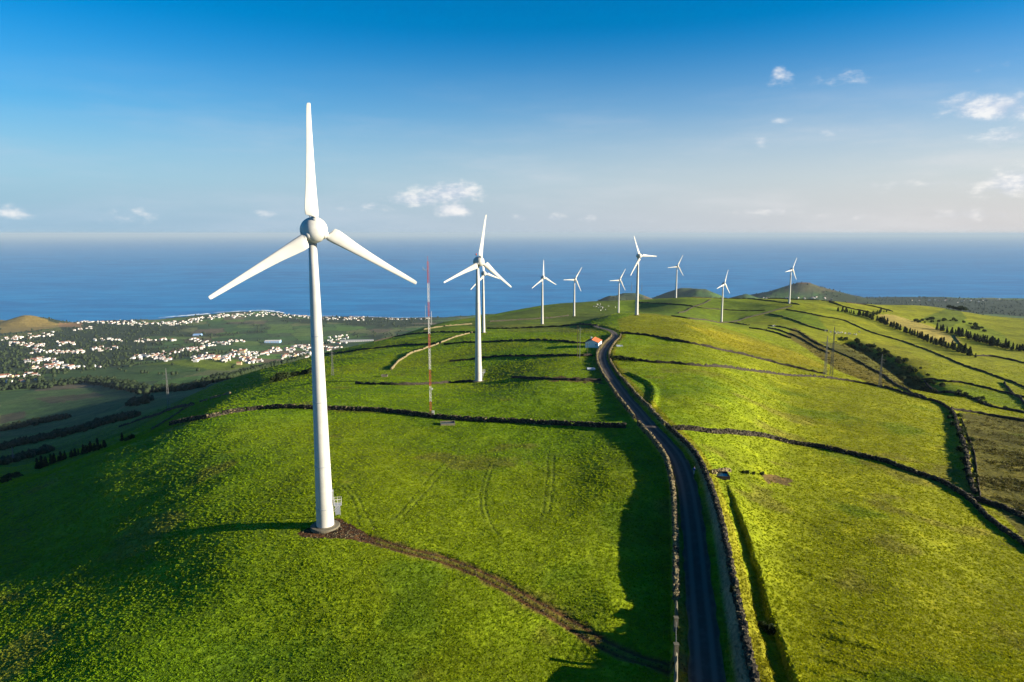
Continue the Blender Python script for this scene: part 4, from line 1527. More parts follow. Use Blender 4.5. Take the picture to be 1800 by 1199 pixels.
# gate where the dirt track meets the lane
def gate():
    i = int(np.argmin(np.abs(ROAD[:, 1] - 80)))
    P0 = ROAD[i] - r_[i] * (off_l(80) + .1)
    z = float(ground(*P0))
    ang = math.atan2(d_[i][1], d_[i][0])
    t = empty('gate', (P0[0], P0[1], z), 'pale metal field gate beside the lane where the dirt track ends', 'gate', None, ang)
    mb = MB()
    for zz in (.35, .65, .95, 1.25): mb.tube((-2.6, 0, zz), (2.6, 0, zz), .035)
    mb.build('rails', M_GALV, t)
    for x in (-2.6, 0, 2.6):
        mb = MB(); mb.tube((x, 0, .2), (x, 0, 1.35), .045); mb.build('upright', M_GALV, t)
    mb = MB(); mb.tube((-2.6, 0, .35), (2.6, 0, 1.25), .03); mb.build('brace', M_GALV, t)
    for x, n in ((3.1, 'far'), (-3.2, 'near')):
        q = P0 + d_[i] * x
        zz = float(ground(*q))
        g = MB(); g.box((0, 0, .7), (.5, .5, 2.0)); g.box((0, 0, 1.74), (.62, .62, .1))
        tag(g.build('gate_pillar', M_CONC, None, False, (q[0], q[1], zz)), f'pale concrete pillar at the {n} end of the field gate', 'pillar', 'gate pillars')
    # short rendered wall running up from the gate, and another towards the camera
    for y0, y1, lab in ((83.3, 88.5, 'low rendered wall with a pale top beyond the field gate'), (66, 76.6, 'pale topped rendered wall nearest the camera beside the lane')):
        P = along_road(y0, y1, -1)
        mb, zg, rr, dd = wall_core(resample(P, .8), 1.25, .42, .02)
        tag(mb.build('rendered_wall', M_CONC), lab, 'wall', 'rendered walls by the gate', 'thing')


gate()

# ------------------------------------------------------------------ the walker
M_SKIN = material('skin', (0.42, 0.24, 0.16), 0.6, 0.05, 4.0, 0.3)
M_BLUE = material('blue_jacket', (0.035, 0.075, 0.24), 0.8, 0.15, 6.0, 0.2)
M_TROU = material('pale_trousers', (0.38, 0.39, 0.42), 0.85, 0.12, 6.0, 0.2)
M_HAIR = material('dark_hair', (0.02, 0.014, 0.01), 0.7, 0.1, 6.0, 0.3)
M_SHOE = material('dark_shoes', (0.03, 0.03, 0.035), 0.6, 0.1, 6.0, 0.3)


def walker():
    i = int(np.argmin(np.abs(ROAD[:, 1] - 137)))
    q = ROAD[i] + r_[i] * 2.05
    z = float(rz[min(len(rz) - 1, i)]) + .06
    P = {'pelvis': (0, 0, .95), 'waist': (0, 0, 1.1), 'chest': (0, -.02, 1.32), 'neck': (0, -.01, 1.5), 'head0': (0, -.02, 1.58), 'head1': (0, -.03, 1.74),
         'shL': (-.19, 0, 1.43), 'elL': (-.25, .06, 1.15), 'wrL': (-.26, -.05, .92), 'haL': (-.26, -.07, .82),
         'shR': (.19, 0, 1.43), 'elR': (.25, .08, 1.15), 'wrR': (.27, 0, .92), 'haR': (.27, -.02, .82),
         'hiL': (-.09, 0, .9), 'knL': (-.10, -.12, .5), 'anL': (-.10, -.12, .09), 'toL': (-.11, -.29, .05),
         'hiR': (.09, 0, .9), 'knR': (.10, .04, .5), 'anR': (.10, .20, .12), 'toR': (.11, .06, .05)}
    Rr = dict(pelvis=.15, waist=.13, chest=.165, neck=.055, head0=.08, head1=.095, shL=.075, elL=.05, wrL=.035, haL=.04, shR=.075, elR=.05, wrR=.035, haR=.04,
              hiL=.095, knL=.062, anL=.045, toL=.04, hiR=.095, knR=.062, anR=.045, toR=.04)
    E = [('pelvis', 'waist'), ('waist', 'chest'), ('chest', 'neck'), ('neck', 'head0'), ('head0', 'head1'), ('chest', 'shL'), ('shL', 'elL'), ('elL', 'wrL'), ('wrL', 'haL'),
         ('chest', 'shR'), ('shR', 'elR'), ('elR', 'wrR'), ('wrR', 'haR'), ('pelvis', 'hiL'), ('hiL', 'knL'), ('knL', 'anL'), ('anL', 'toL'), ('pelvis', 'hiR'), ('hiR', 'knR'), ('knR', 'anR'), ('anR', 'toR')]
    names = list(P)
    me = bpy.data.meshes.new('person')
    me.from_pydata([P[n] for n in names], [(names.index(a), names.index(b)) for a, b in E], [])
    o = bpy.data.objects.new('person_skin', me)
    COL.objects.link(o)
    sk = o.modifiers.new('skin', 'SKIN')
    for n, v in zip(names, me.skin_vertices[0].data):
        v.radius = (Rr[n], Rr[n] * (.72 if n in ('chest', 'waist', 'pelvis') else 1))
        v.use_root = n == 'pelvis'
    o.modifiers.new('sub', 'SUBSURF').levels = 1
    dg = bpy.context.evaluated_depsgraph_get()
    me2 = bpy.data.meshes.new_from_object(o.evaluated_get(dg))
    bpy.data.objects.remove(o)
    me2.name = 'person'
    me2.materials.clear()
    for m in (M_SKIN, M_BLUE, M_TROU, M_SHOE): me2.materials.append(m)
    for f in me2.polygons:
        c = f.center
        f.use_smooth = True
        f.material_index = 3 if c.z < .13 else 2 if (c.z < .98 and abs(c.x) < .2) else 1 if (c.z < 1.49 and c.z > .9) else 0
    t = obj('person', me2, None, (q[0], q[1], z))
    t.rotation_euler = (0, 0, R(170))
    tag(t, 'person in a blue jacket walking along the right edge of the lane', 'person')
    mb = MB()
    mb.lathe([(.02, 1.86), (.07, 1.845), (.105, 1.78), (.108, 1.70), (.09, 1.64)], 12)
    mb.V = [(x, y + .0 if y > -.05 else y * .6, zz) for x, y, zz in mb.V]
    mb.build('hair', M_HAIR, t, True)


walker()

# ------------------------------------------------------------------ plants
def leaf_material(name, base, var=0.4):
    m = bpy.data.materials.new(name)
    m.use_nodes = True
    N = NT(m.node_tree)
    geo = N.node('ShaderNodeNewGeometry').outputs['Position']
    oi = N.node('ShaderNodeObjectInfo').outputs['Random']
    n = N.noise(geo, 1.1, 3.0, 0.6)
    v = N.math('MULTIPLY', N.ramp(n, 0.3, 0.7, 1 - var, 1 + var), N.ramp(oi, 0, 1, .75, 1.25, False))
    sc = N.node('ShaderNodeVectorMath', operation='SCALE')
    sc.inputs[0].default_value = base
    N.put(sc.inputs['Scale'], v)
    d = N.node('ShaderNodeBsdfPrincipled')
    N.put(d.inputs['Base Color'], sc.outputs[0])
    d.inputs['Roughness'].default_value = 0.75
    d.inputs['Specular IOR Level'].default_value = 0.15
    tr = N.node('ShaderNodeBsdfTranslucent')
    N.put(tr.inputs['Color'], sc.outputs[0])
    mx = N.node('ShaderNodeMixShader')
    mx.inputs[0].default_value = 0.3
    N.put(mx.inputs[1], d.outputs[0])
    N.put(mx.inputs[2], tr.outputs[0])
    o = N.node('ShaderNodeOutputMaterial')
    N.put(o.inputs['Surface'], mx)
    return m


M_CON = leaf_material('conifer_leaves', (0.022, 0.036, 0.010))
M_BUSH = leaf_material('bush_leaves', (0.030, 0.046, 0.012))
M_BARK = material('bark', (0.07, 0.05, 0.035), 0.95, 0.3, 3.0, 0.1)
M_WOODS = leaf_material('far_woods', (0.026, 0.040, 0.014))


def clump_crown(rx, rz_, n, leaf, seed, conical=False, z0=0.0):
    """many small leaf clumps through the crown's volume"""
    rg = random.Random(seed)
    mb = MB()
    for _ in range(n):
        t = rg.random()
        a = rg.uniform(0, 6.283)
        if conical:
            zz = z0 + t * rz_
            rr = rx * (1 - t) ** .8 * rg.uniform(.25, 1.0) * (1 + .25 * math.sin(3 * a + seed))
        else:
            ph = math.acos(rg.uniform(-.75, 1))
            q = rg.uniform(.5, 1.0) * (1 + .22 * math.sin(2.6 * a + seed) * math.sin(ph * 3))
            zz = z0 + rz_ * (.5 + .5 * q * math.cos(ph))
            rr = rx * q * math.sin(ph)
        c = Vector((rr * math.cos(a), rr * math.sin(a), zz))
        for _k in range(2):
            d1 = Vector((rg.gauss(0, 1), rg.gauss(0, 1), rg.gauss(.35, .8))).normalized() * leaf * rg.uniform(.6, 1.3)
            d2 = d1.cross(Vector((rg.gauss(0, 1), rg.gauss(0, 1), rg.gauss(0, 1)))).normalized() * leaf * rg.uniform(.35, .7)
            mb.add([c - d1 * .5 - d2 * .4, c - d1 * .3 + d2 * .5, c + d1 * .7, c - d2 * .6 + d1 * .2], [(0, 1, 2, 3)])
    return mb


def tree_proto(kind, seed):
    if kind == 'conifer':
        cr = clump_crown(1.7, 6.4, 190, 1.1, seed, True, .5)
        h = 6.0
    elif kind == 'bush':
        cr = clump_crown(1.3, 2.1, 110, .62, seed, False, -.1)
        h = 1.0
    else:
        cr = clump_crown(2.6, 4.2, 190, 1.0, seed, False, 1.4)
        h = 4.0
    tb = MB()
    tb.tube((0, 0, -.6), (.06, .03, h * .55), .16, .10, 6); tb.tube((.06, .03, h * .55), (-.05, 0, h), .10, .03, 5)
    for k in range(4):
        a = k * 1.7 + seed
        tb.tube((.05, .03, h * (.35 + .12 * k)), (math.cos(a) * .8, math.sin(a) * .8, h * (.5 + .12 * k)), .06, .02, 4)
    return mesh('crown', cr.V, cr.F, M_CON if kind == 'conifer' else M_BUSH), mesh('trunk', tb.V, tb.F, M_BARK)


PROTO = {(k, i): tree_proto(k, 3 + i * 5) for k in ('conifer', 'bush', 'tree') for i in range(3)}


def plant(kind, x, y, s, label, group, name=None, cat=None):
    cm, tm = PROTO[(kind, random.randrange(3))]
    z = float(ground(x, y))
    nm = {'conifer': 'conifer_tree', 'bush': 'bush', 'tree': 'broadleaf_tree'}[kind]
    t = empty(nm, (x, y, z), label, 'bush' if kind == 'bush' else 'tree', group, random.uniform(0, 6.28))
    t.scale = (s * random.uniform(.85, 1.15), s * random.uniform(.85, 1.15), s * random.uniform(.8, 1.2))
    obj('crown', cm, t)
    obj('trunk', tm, t)
    return t


def plant_row(kind, pts, n, s, label, group, jit=2.0):
    P = trace(pts, 2.0)
    for k in range(n):
        q = P[min(len(P) - 1, int((k + random.uniform(.1, .9)) / n * len(P)))] + RNG.normal(0, jit, 2)
        lab = label
        if n > 20 and k in (0, n - 1):
            e = 'left end of' if (pts[0][0] < pts[-1][0]) == (k == 0) else 'right end of'
            lab = label.replace(' in the ', f' at the {e} the ').replace(' along the ', f' at the {e} the growth along the ')
        if q[1] > 60: plant(kind, q[0], q[1], s * random.uniform(.6, 1.35), lab, group)


plant_row('conifer', [(1473, 547), (1500, 552), (1535, 562), (1570, 576), (1605, 590), (1650, 607), (1685, 618), (1710, 628)], 130, .95,
          'dark conifer in the long windbreak row below the tan field', 'conifers of the long windbreak row', 1.6)
plant_row('conifer', [(1655, 581), (1690, 591), (1725, 602), (1760, 611), (1798, 618)], 80, 1.1, 'dark conifer in the upper windbreak row at the right edge', 'conifers of the upper windbreak row', 3.0)
plant_row('bush', [(1610, 567), (1630, 566), (1652, 563), (1690, 566), (1715, 578), (1732, 584)], 30, 1.8, 'dark bush in the hollow right of the tan field', 'bushes in the hollow by the tan field', 6.0)
plant_row('conifer', [(1533, 556), (1556, 548)], 12, .8, 'conifer in the short row crossing the head of the tan field', 'conifers at the head of the tan field', 1.5)
plant_row('tree', [(1672, 538), (1680, 535), (1690, 541)], 9, 1.6, 'dark tree in the clump on the far crest', 'trees on the far crest', 6.0)
plant_row('bush', [(1478, 595), (1510, 606), (1557, 630), (1590, 652), (1616, 672)], 46, 1.5, 'dark bush in the gully below the green slope', 'bushes along the gully', 4.5)
plant_row('bush', [(1616, 672), (1650, 688), (1700, 699), (1745, 716)], 24, 1.1, 'dark bush at the lower end of the gully', 'bushes at the gully foot', 3.0)
plant_row('bush', [(1675, 725), (1688, 765), (1700, 800), (1705, 840), (1712, 862)], 34, .75, 'shaggy bush along the wall beside the brown scrub', 'bushes along the scrub wall', 1.2)
plant_row('conifer', [(64, 826), (90, 816), (120, 806), (150, 797), (178, 790)], 44, .62, 'dark tree in the row edging the near left slope', 'trees on the left slope edge', 1.2)
plant_row('bush', [(0, 852), (18, 845), (32, 838)], 8, 1.0, 'dark bush at the left edge of the picture', 'bushes at the left edge', 1.5)
plant_row('conifer', [(212, 778), (214, 777)], 1, .75, 'small lone tree at the end of the shaded left slope', 'lone tree', .2)
plant_row('bush', [(220, 776), (232, 772)], 4, .9, 'low bush right of the lone tree on the left slope', 'bushes by the lone tree', .6)
plant_row('bush', [(498, 668), (515, 662), (535, 657), (550, 655)], 16, 1.6, 'dark bush in the thicket on the slope left of the big turbine tower', 'thicket on the slope', 4.0)
plant_row('bush', [(1075, 632), (1100, 634), (1120, 637)], 8, .8, 'dark bush beside the wall right of the lane below the house', 'bushes right of the lane', .8)
plant_row('bush', [(1300, 830), (1320, 832), (1345, 836)], 5, .4, 'low dark bush behind the ruined trough', 'bushes by the ruined trough', .8)
plant_row('bush', [(1345, 1105), (1352, 1115)], 2, .7, 'dark bush in the ditch beside the lane in the foreground', 'bushes in the foreground ditch', .5)
plant_row('bush', [(1291, 1040), (1295, 1046)], 2, .5, 'dry bush on the bank above the lane', 'bushes on the lane bank', .3)


def scrub(polys, label):
    """rough low growth, too tangled to count"""
    mb = MB()
    for poly, n, s0, s1 in polys:
        xs, ys = [p[0] for p in poly], [p[1] for p in poly]
        k = 0
        while k < n:
            a, b = random.uniform(min(xs), max(xs)), random.uniform(min(ys), max(ys))
            if not inside(poly, np.array([a]), np.array([b]))[0]: continue
            k += 1
            p = hit(a, b)
            if p is None or p[1] > 1200: continue
            if vnoise(np.array([p[0] / 9.0]), np.array([p[1] / 9.0]), 5)[0] < -.12: continue
            z = float(ground(*p))
            s = random.uniform(s0, s1) * max(1.0, p[1] / 350)
            for _ in range(14):
                c = Vector((p[0] + random.gauss(0, s * .5), p[1] + random.gauss(0, s * .5), z + random.uniform(-.05, .5) * s))
                d1 = Vector((random.gauss(0, 1), random.gauss(0, 1), random.gauss(.4, .6))).normalized() * s * random.uniform(.3, .6)
                d2 = d1.cross(Vector((random.gauss(0, 1), random.gauss(0, 1), random.gauss(0, 1)))).normalized() * s * random.uniform(.2, .4)
                mb.add([c - d1 * .5 - d2 * .4, c - d1 * .3 + d2 * .5, c + d1 * .7, c - d2 * .6 + d1 * .2], [(0, 1, 2, 3)])
    tag(mb.build('undergrowth', M_SCRUB), kind='stuff')


M_SCRUB = leaf_material('scrub_leaves', (0.070, 0.062, 0.012), .5)
scrub([([(1690, 730), (1800, 742), (1880, 752), (1880, 930), (1800, 900), (1760, 880), (1724, 870), (1712, 800)], 1500, .5, 1.1),
       ([(1395, 575), (1470, 620), (1560, 660), (1640, 700), (1600, 700), (1545, 680), (1470, 650), (1420, 615)], 420, .5, 1.0),
       ([(1455, 598), (1520, 612), (1600, 655), (1640, 690), (1590, 685), (1520, 640)], 380, .6, 1.2)], '')


def far_wood(belts, region_n):
    """woods of the lowland: thousands of small crowns that read as one mass"""
    base = bmesh.new()
    bmesh.ops.create_icosphere(base, subdivisions=1, radius=1.0)
    bv = np.array([v.co[:] for v in base.verts]); bf = np.array([[v.index for v in f.verts] for f in base.faces])
    base.free()
    C = []
    for pts, n, wpx, s in belts:
        for _ in range(n):
            k = random.uniform(0, len(pts) - 1.001)
            i, f = int(k), k - int(k)
            px = pts[i][0] * (1 - f) + pts[i + 1][0] * f + random.gauss(0, wpx)
            py = pts[i][1] * (1 - f) + pts[i + 1][1] * f + random.gauss(0, wpx * .5)
            p = hit(px, py)
            if p is not None and p[1] > (1100 if s >= 5 else 350): C.append((p[0], p[1], s))
    n = 150000
    i = RNG.integers(0, XX.shape[0], n); j = RNG.integers(0, XX.shape[1], n)
    wood = woody[..., 0] * lowm[..., 0] * (low >= 1)
    hd = hedge[..., 0] * lowm[..., 0] * (low >= 1)
    ok = (RNG.random(n) < np.maximum(wood[i, j] * .55, hd[i, j] * .5)) & (YY[i, j] > 1700) & (COLR[i, j, 0] < .13) & (lowm[..., 0][i, j] > .7)
    for a, b in zip(i[ok], j[ok]):
        C.append((XX[a, b] + random.uniform(-9, 9), YY[a, b] + random.uniform(-9, 9), random.uniform(3.2, 5.6)))
    C = np.array(C)[:26000]
    g = ground(C[:, 0], C[:, 1])
    V = np.empty((len(C), len(bv), 3))
    s = C[:, 2] * RNG.uniform(.7, 1.3, len(C))
    jit = RNG.normal(0, .16, (len(C), len(bv), 3))
    V[:] = (bv[None] + jit) * s[:, None, None]
    V[..., 2] *= RNG.uniform(.9, 1.6, len(C))[:, None]
    V += np.stack([C[:, 0], C[:, 1], g + s * .55], 1)[:, None]
    Fa = (bf[None] + (np.arange(len(C)) * len(bv))[:, None, None]).reshape(-1, 3)
    tag(obj('woods', big_mesh('woods', V.reshape(-1, 3), Fa, M_WOODS, False)), kind='stuff')


far_wood([([(88, 677), (150, 671), (220, 675), (262, 688), (330, 684), (380, 669), (430, 656), (480, 643), (540, 627)], 900, 3.0, 5.0),
          ([(0, 789), (75, 772), (150, 754), (188, 742), (240, 731)], 700, 2.8, 2.6), ([(0, 757), (62, 744), (120, 734)], 260, 2.0, 3.0),
          ([(0, 818), (40, 806), (90, 792)], 160, 2.0, 2.2), ([(230, 712), (262, 702)], 120, 4.0, 3.2), ([(0, 684), (90, 679)], 200, 2.2, 5.0),
          ([(300, 745), (350, 722)], 0, 1, 1), ([(155, 668), (258, 690)], 350, 4.5, 5.5)], 0)

# ------------------------------------------------------------------ the town by the shore
M_WALLW = material('town_white', (0.52, 0.50, 0.46), 0.8, 0.12, .2, 0.2)
M_WALLY = material('town_cream', (0.42, 0.33, 0.19), 0.8, 0.12, .2, 0.2)
M_ROOFT = material('town_roof', (0.26, 0.11, 0.07), 0.9, 0.25, .2, 0.1)
M_ROOFG = material('town_grey_roof', (0.25, 0.25, 0.26), 0.9, 0.15, .2, 0.1)


def house_shape(w, l, h, rh):
    w, l = w / 2, l / 2
    V = [(-w, -l, -4), (w, -l, -4), (w, l, -4), (-w, l, -4), (-w, -l, h), (w, -l, h), (w, l, h), (-w, l, h), (0, -l, h + rh), (0, l, h + rh)]
    Fc = [(0, 1, 5, 8, 4), (2, 3, 7, 9, 6), (1, 2, 6, 5), (3, 0, 4, 7), (5, 6, 9, 8), (7, 4, 8, 9)]
    return V, Fc, [0, 0, 0, 0, 1, 1]


HM = []
for w, l, h, rh, a, b in ((9, 13, 5.5, 2.2, M_WALLW, M_ROOFT), (8, 11, 4.5, 2.0, M_WALLW, M_ROOFT), (10, 17, 6.5, 2.4, M_WALLW, M_ROOFG), (9, 12, 6, 2.2, M_WALLY, M_ROOFT), (12, 20, 6, 2.2, M_WALLW, M_ROOFT), (9, 12, 5.5, .4, M_WALLW, M_WALLW)):
    V, Fc, I = house_shape(w, l, h, rh)
    HM.append(mesh('house', V, Fc, [a, b], I))

CLUST = [  # line of pixels, spread, number, label
    ([(138, 567), (172, 563.5)], 2.0, 26, 'white house of the hamlet on the shore right of the golden hill'),
    ([(176, 567), (225, 568), (290, 569), (330, 568)], 2.4, 120, 'white house in the long row along the shore road'),
    ([(335, 563), (370, 558), (420, 554), (470, 552)], 2.6, 110, 'white house on the headland behind the breaking surf'),
    ([(475, 553), (540, 558), (600, 561), (640, 560)], 2.2, 100, 'white house on the shore behind the big turbine tower'),
    ([(640, 560), (700, 562), (760, 561)], 1.2, 22, 'scattered white house on the shore near the striped mast'),
    ([(130, 580), (160, 577)], 1.6, 12, 'white house inland of the shore hamlet'),
    ([(2, 597), (30, 594), (60, 592), (95, 588)], 2.4, 44, 'white house in the village at the foot of the golden hill'),
    ([(20, 603), (45, 606), (75, 608)], 2.6, 40, 'white house in the lower lanes of the left village'),
    ([(95, 606), (115, 603), (135, 602)], 1.8, 16, 'white house in the dark trees of the left plain'),
    ([(55, 617), (90, 619), (130, 620), (160, 614), (205, 613)], 2.4, 70, 'white house in the village street across the left plain'),
    ([(48, 636), (75, 633), (100, 636), (95, 645), (60, 646)], 3.0, 56, 'white house in the middle of the left fields'),
    ([(100, 646), (130, 648), (175, 645)], 2.0, 18, 'white house near the shaded slope on the left'),
    ([(2, 664), (30, 661), (60, 660), (45, 670), (20, 672)], 3.0, 26, 'white house at the left edge near the shade'),
    ([(232, 629), (260, 628), (285, 624), (290, 634)], 3.4, 66, 'white house in the village above the bright green field'),
    ([(285, 622), (320, 616), (350, 612), (378, 606)], 2.4, 46, 'white house on the lane rising from the bright green field'),
    ([(160, 600), (190, 597), (215, 600)], 1.6, 16, 'white house in the trees in the middle of the plain'),
    ([(238, 600), (260, 598), (290, 597), (315, 598)], 1.8, 26, 'white house in the wooded middle of the plain'),
    ([(335, 597), (360, 601), (390, 604), (420, 600), (440, 592)], 2.0, 34, 'white house on the lane behind the woods left of the turbine'),
    ([(342, 630), (370, 628), (400, 632)], 3.2, 70, 'white house in the dense village behind the bright field'),
    ([(405, 625), (425, 618), (440, 622), (425, 634), (455, 637)], 3.2, 60, 'white house round the big cream building of the village'),
    ([(460, 622), (490, 616), (520, 612), (545, 610), (540, 625), (500, 628)], 3.4, 100, 'white house in the village left of the big turbine tower'),
    ([(568, 602), (585, 595), (600, 592), (598, 605), (575, 615)], 3.0, 50, 'white house in the village right of the big turbine tower'),
    ([(1340, 525), (1390, 524), (1440, 524), (1480, 525)], 1.2, 22, 'pale house on the far plain below the pointed brown hill'),
    ([(1500, 518), (1520, 518), (1530, 519)], 1.2, 12, 'pale house on the foot of the pointed brown hill'),
    ([(1600, 527), (1680, 529), (1730, 529), (1760, 528)], 1.2, 18, 'pale house on the far plain at the right'),
]
spots = []
for pts, sp, n, lab in CLUST:
    for _ in range(n):
        k = random.uniform(0, len(pts) - 1.001)
        i, f = int(k), k - int(k)
        px = pts[i][0] * (1 - f) + pts[i + 1][0] * f + random.gauss(0, sp * 2.0)
        py = pts[i][1] * (1 - f) + pts[i + 1][1] * f + random.gauss(0, sp * .75)
        p = hit(px, py)
        if p is None or p[1] < (3300 if py < 540 and px > 1000 else 1300): continue
        z = float(ground(*p))
        if z < 1.5: continue
        spots.append((p[1], p[0], z, lab))
spots.sort()
rest = MB()
for k, (y, x, z, lab) in enumerate(spots):
    ti_ = random.choices(range(6), (5, 4, 2, 1, 1, 3))[0]
    hm = HM[ti_]
    rot = random.uniform(-.6, .6) + (math.pi / 2 if random.random() < .5 else 0)
    s = random.uniform(.65, 1.15)
    if k < 290:
        o = obj('house', hm, None, (x, y, z))
        o.rotation_euler = (0, 0, rot)
        o.scale = (s, s, s)
        kind_ = ('orange roofed white house', 'small orange roofed white house', 'grey roofed white house', 'cream house', 'long orange roofed white house', 'flat roofed white house')[ti_]
        tag(o, lab.replace('scattered ', '').replace('white house', kind_).replace('pale house', kind_), 'house', lab.replace('white house', 'white houses').replace('pale house', 'pale houses').replace('scattered ', ''))
    else:
        V, Fc, I = house_shape(9 * s, 13 * s, 5 * s, 2 * s)
        M = Matrix.Translation((x, y, z)) @ Matrix.Rotation(rot, 4, 'Z')
        V = [M @ Vector(v) for v in V]
        flat = random.random() < .3
        for f, i_m in zip(Fc, I):
            pass
        o0 = len(rest.V)
        rest.V += [tuple(v) for v in V]
        rest.F += [tuple(a + o0 for a in f) for f in Fc]
        rest.I += [0 if (i_m == 0 or flat) else 1 for i_m in I]
tag(rest.build('distant_houses', [M_WALLW, M_ROOFT]), kind='stuff')
M_BLUEW = material('hall_cladding', (0.22, 0.38, 0.62), 0.6, 0.1, .2, 0.3)


def hall(px, py, wpx, dpx, h, label, mw, mr, bays=6):
    p = hit(px, py)
    z = float(ground(*p))
    k = p[1] / F
    w, d = wpx * k, dpx
    t = empty('hall', (p[0], p[1], z), label, 'building', None, R(6))
    mb = MB(); mb.box((0, d / 2, h / 2 - 2), (w, d, h + 4)); mb.build('wall', mw, t)
    mb = MB()
    V = [(-w / 2 - .5, -.5, h), (w / 2 + .5, -.5, h), (w / 2 + .5, d / 2, h + 3), (-w / 2 - .5, d / 2, h + 3), (w / 2 + .5, d + .5, h), (-w / 2 - .5, d + .5, h)]
    mb.add(V, [(0, 1, 2, 3), (3, 2, 4, 5), (1, 4, 2), (0, 3, 5)]); mb.build('roof', mr, t)
    for q in range(bays):
        mb = MB(); mb.box((-w / 2 + w * (q + .5) / bays, -.1, h * .45), (w / bays * .5, .3, h * .6)); mb.build('bay', M_GREY, t)


hall(478, 603, 26, 40, 8, 'big blue and white industrial hall left of the turbine tower', M_BLUEW, M_WALLW)
hall(627, 601, 58, 14, 7, 'long low pale building with a row of bays right of the turbine tower', M_WALLW, M_ROOFG, 14)
hall(425, 622, 9, 22, 12, 'big cream building standing over the village', M_WALLY, M_ROOFT, 3)
hall(345, 591, 12, 40, 7, 'blue grey roofed hall among the woods of the plain', M_BLUEW, M_BLUEW, 4)

# ------------------------------------------------------------------ cattle
M_COWW = material('white_hide', (0.70, 0.67, 0.60), 0.8, 0.1, 1.0, 0.2)
M_COWB = material('black_hide', (0.02, 0.018, 0.016), 0.8, 0.1, 1.0, 0.2)


def cow_mesh():
    P = [(0, .75, 1.12), (0, .2, 1.08), (0, -.5, 1.12), (0, -.85, 1.25), (0, -1.15, 1.05), (0, -1.45, .8),
         (.22, .72, .75), (.22, .80, .42), (.22, .74, .04), (-.22, .72, .75), (-.22, .80, .42), (-.22, .74, .04),
         (.2, -.55, .72), (.2, -.52, .38), (.2, -.52, .04), (-.2, -.55, .72), (-.2, -.52, .38), (-.2, -.52, .04), (0, 1.02, 1.15), (0, 1.1, .6)]
    E = [(0, 1), (1, 2), (2, 3), (3, 4), (4, 5), (0, 6), (6, 7), (7, 8), (0, 9), (9, 10), (10, 11), (2, 12), (12, 13), (13, 14), (2, 15), (15, 16), (16, 17), (0, 18), (18, 19)]
    rad = [.34, .40, .36, .2, .15, .1, .15, .08, .06, .15, .08, .06, .13, .08, .06, .13, .08, .06, .05, .03]
    me = bpy.data.meshes.new('cow_body')
    me.from_pydata(P, E, [])
    o = bpy.data.objects.new('cow_skin', me)
    COL.objects.link(o)
    o.modifiers.new('skin', 'SKIN')
    for k, v in enumerate(me.skin_vertices[0].data):
        v.radius = (rad[k], rad[k]); v.use_root = k == 1
    o.modifiers.new('sub', 'SUBSURF').levels = 1
    me2 = bpy.data.meshes.new_from_object(o.evaluated_get(bpy.context.evaluated_depsgraph_get()))
    bpy.data.objects.remove(o)
    me2.name = 'cow'
    me2.materials.clear()
    me2.materials.append(M_COWW); me2.materials.append(M_COWB)
    for f in me2.polygons:
        f.use_smooth = True
        c = f.center
        f.material_index = 1 if (vn1(c) > .18) else 0
    return me2


def vn1(c):
    return math.sin(c.y * 4.1 + .6) * math.cos(c.x * 3.0 + c.z * 3.3)


COW = cow_mesh()
for pts, n, jx, jy, lab, grp in (([(1042, 541), (1062, 536), (1058, 545)], 20, 6, 3, 'white and black cow grazing on the dark pasture near the sea skyline', 'cows near the sea skyline'),
                                 ([(1453, 582), (1470, 586), (1490, 588), (1515, 587)], 22, 4, 1.4, 'white and black cow gathered above the gully on the right slope', 'cows above the gully'),
                                 ([(1352, 573), (1368, 576)], 4, 3, 1, 'white and black cow by the wall right of the golden pasture', 'cows by the far wall')):
    for _ in range(n):
        k = random.uniform(0, len(pts) - 1.001)
        i, f = int(k), k - int(k)
        p = hit(pts[i][0] * (1 - f) + pts[i + 1][0] * f + random.gauss(0, jx), pts[i][1] * (1 - f) + pts[i + 1][1] * f + random.gauss(0, jy))
        if p is None or p[1] > 1500: continue
        o = obj('cow', COW, None, (p[0], p[1], float(ground(*p))))
        o.rotation_euler = (0, 0, random.uniform(0, 6.28))
        o.scale = (1.15,) * 3
        tag(o, lab, 'cow', grp)


# ------------------------------------------------------------------ loose stones on the bare soil
def loose_stones():
    mb = MB()
    spots_ = []
    for _ in range(420):
        q = hit(random.gauss(600, 30), random.gauss(935, 9))
        spots_.append((q, random.uniform(.06, .16)))
    for _ in range(500):
        k = random.randrange(len(TRACK))
        spots_.append((TRACK[k] + RNG.normal(0, .8, 2), random.uniform(.05, .14)))
    for q, s in spots_:
        i = np.clip(np.searchsorted(US, q[0] / q[1]), 1, len(US) - 1); j = np.clip(np.searchsorted(LS, math.log(q[1])), 1, len(LS) - 1)
        if TUFT[j, i] > .5: continue
        mb.box((q[0], q[1], float(ground(*q)) + s * .2), (s * 1.3, s, s * .8), 1 if random.random() < .4 else 0, random.uniform(0, 3))
    tag(mb.build('gravel', [M_STONE, M_LIGHT]), kind='stuff')


loose_stones()


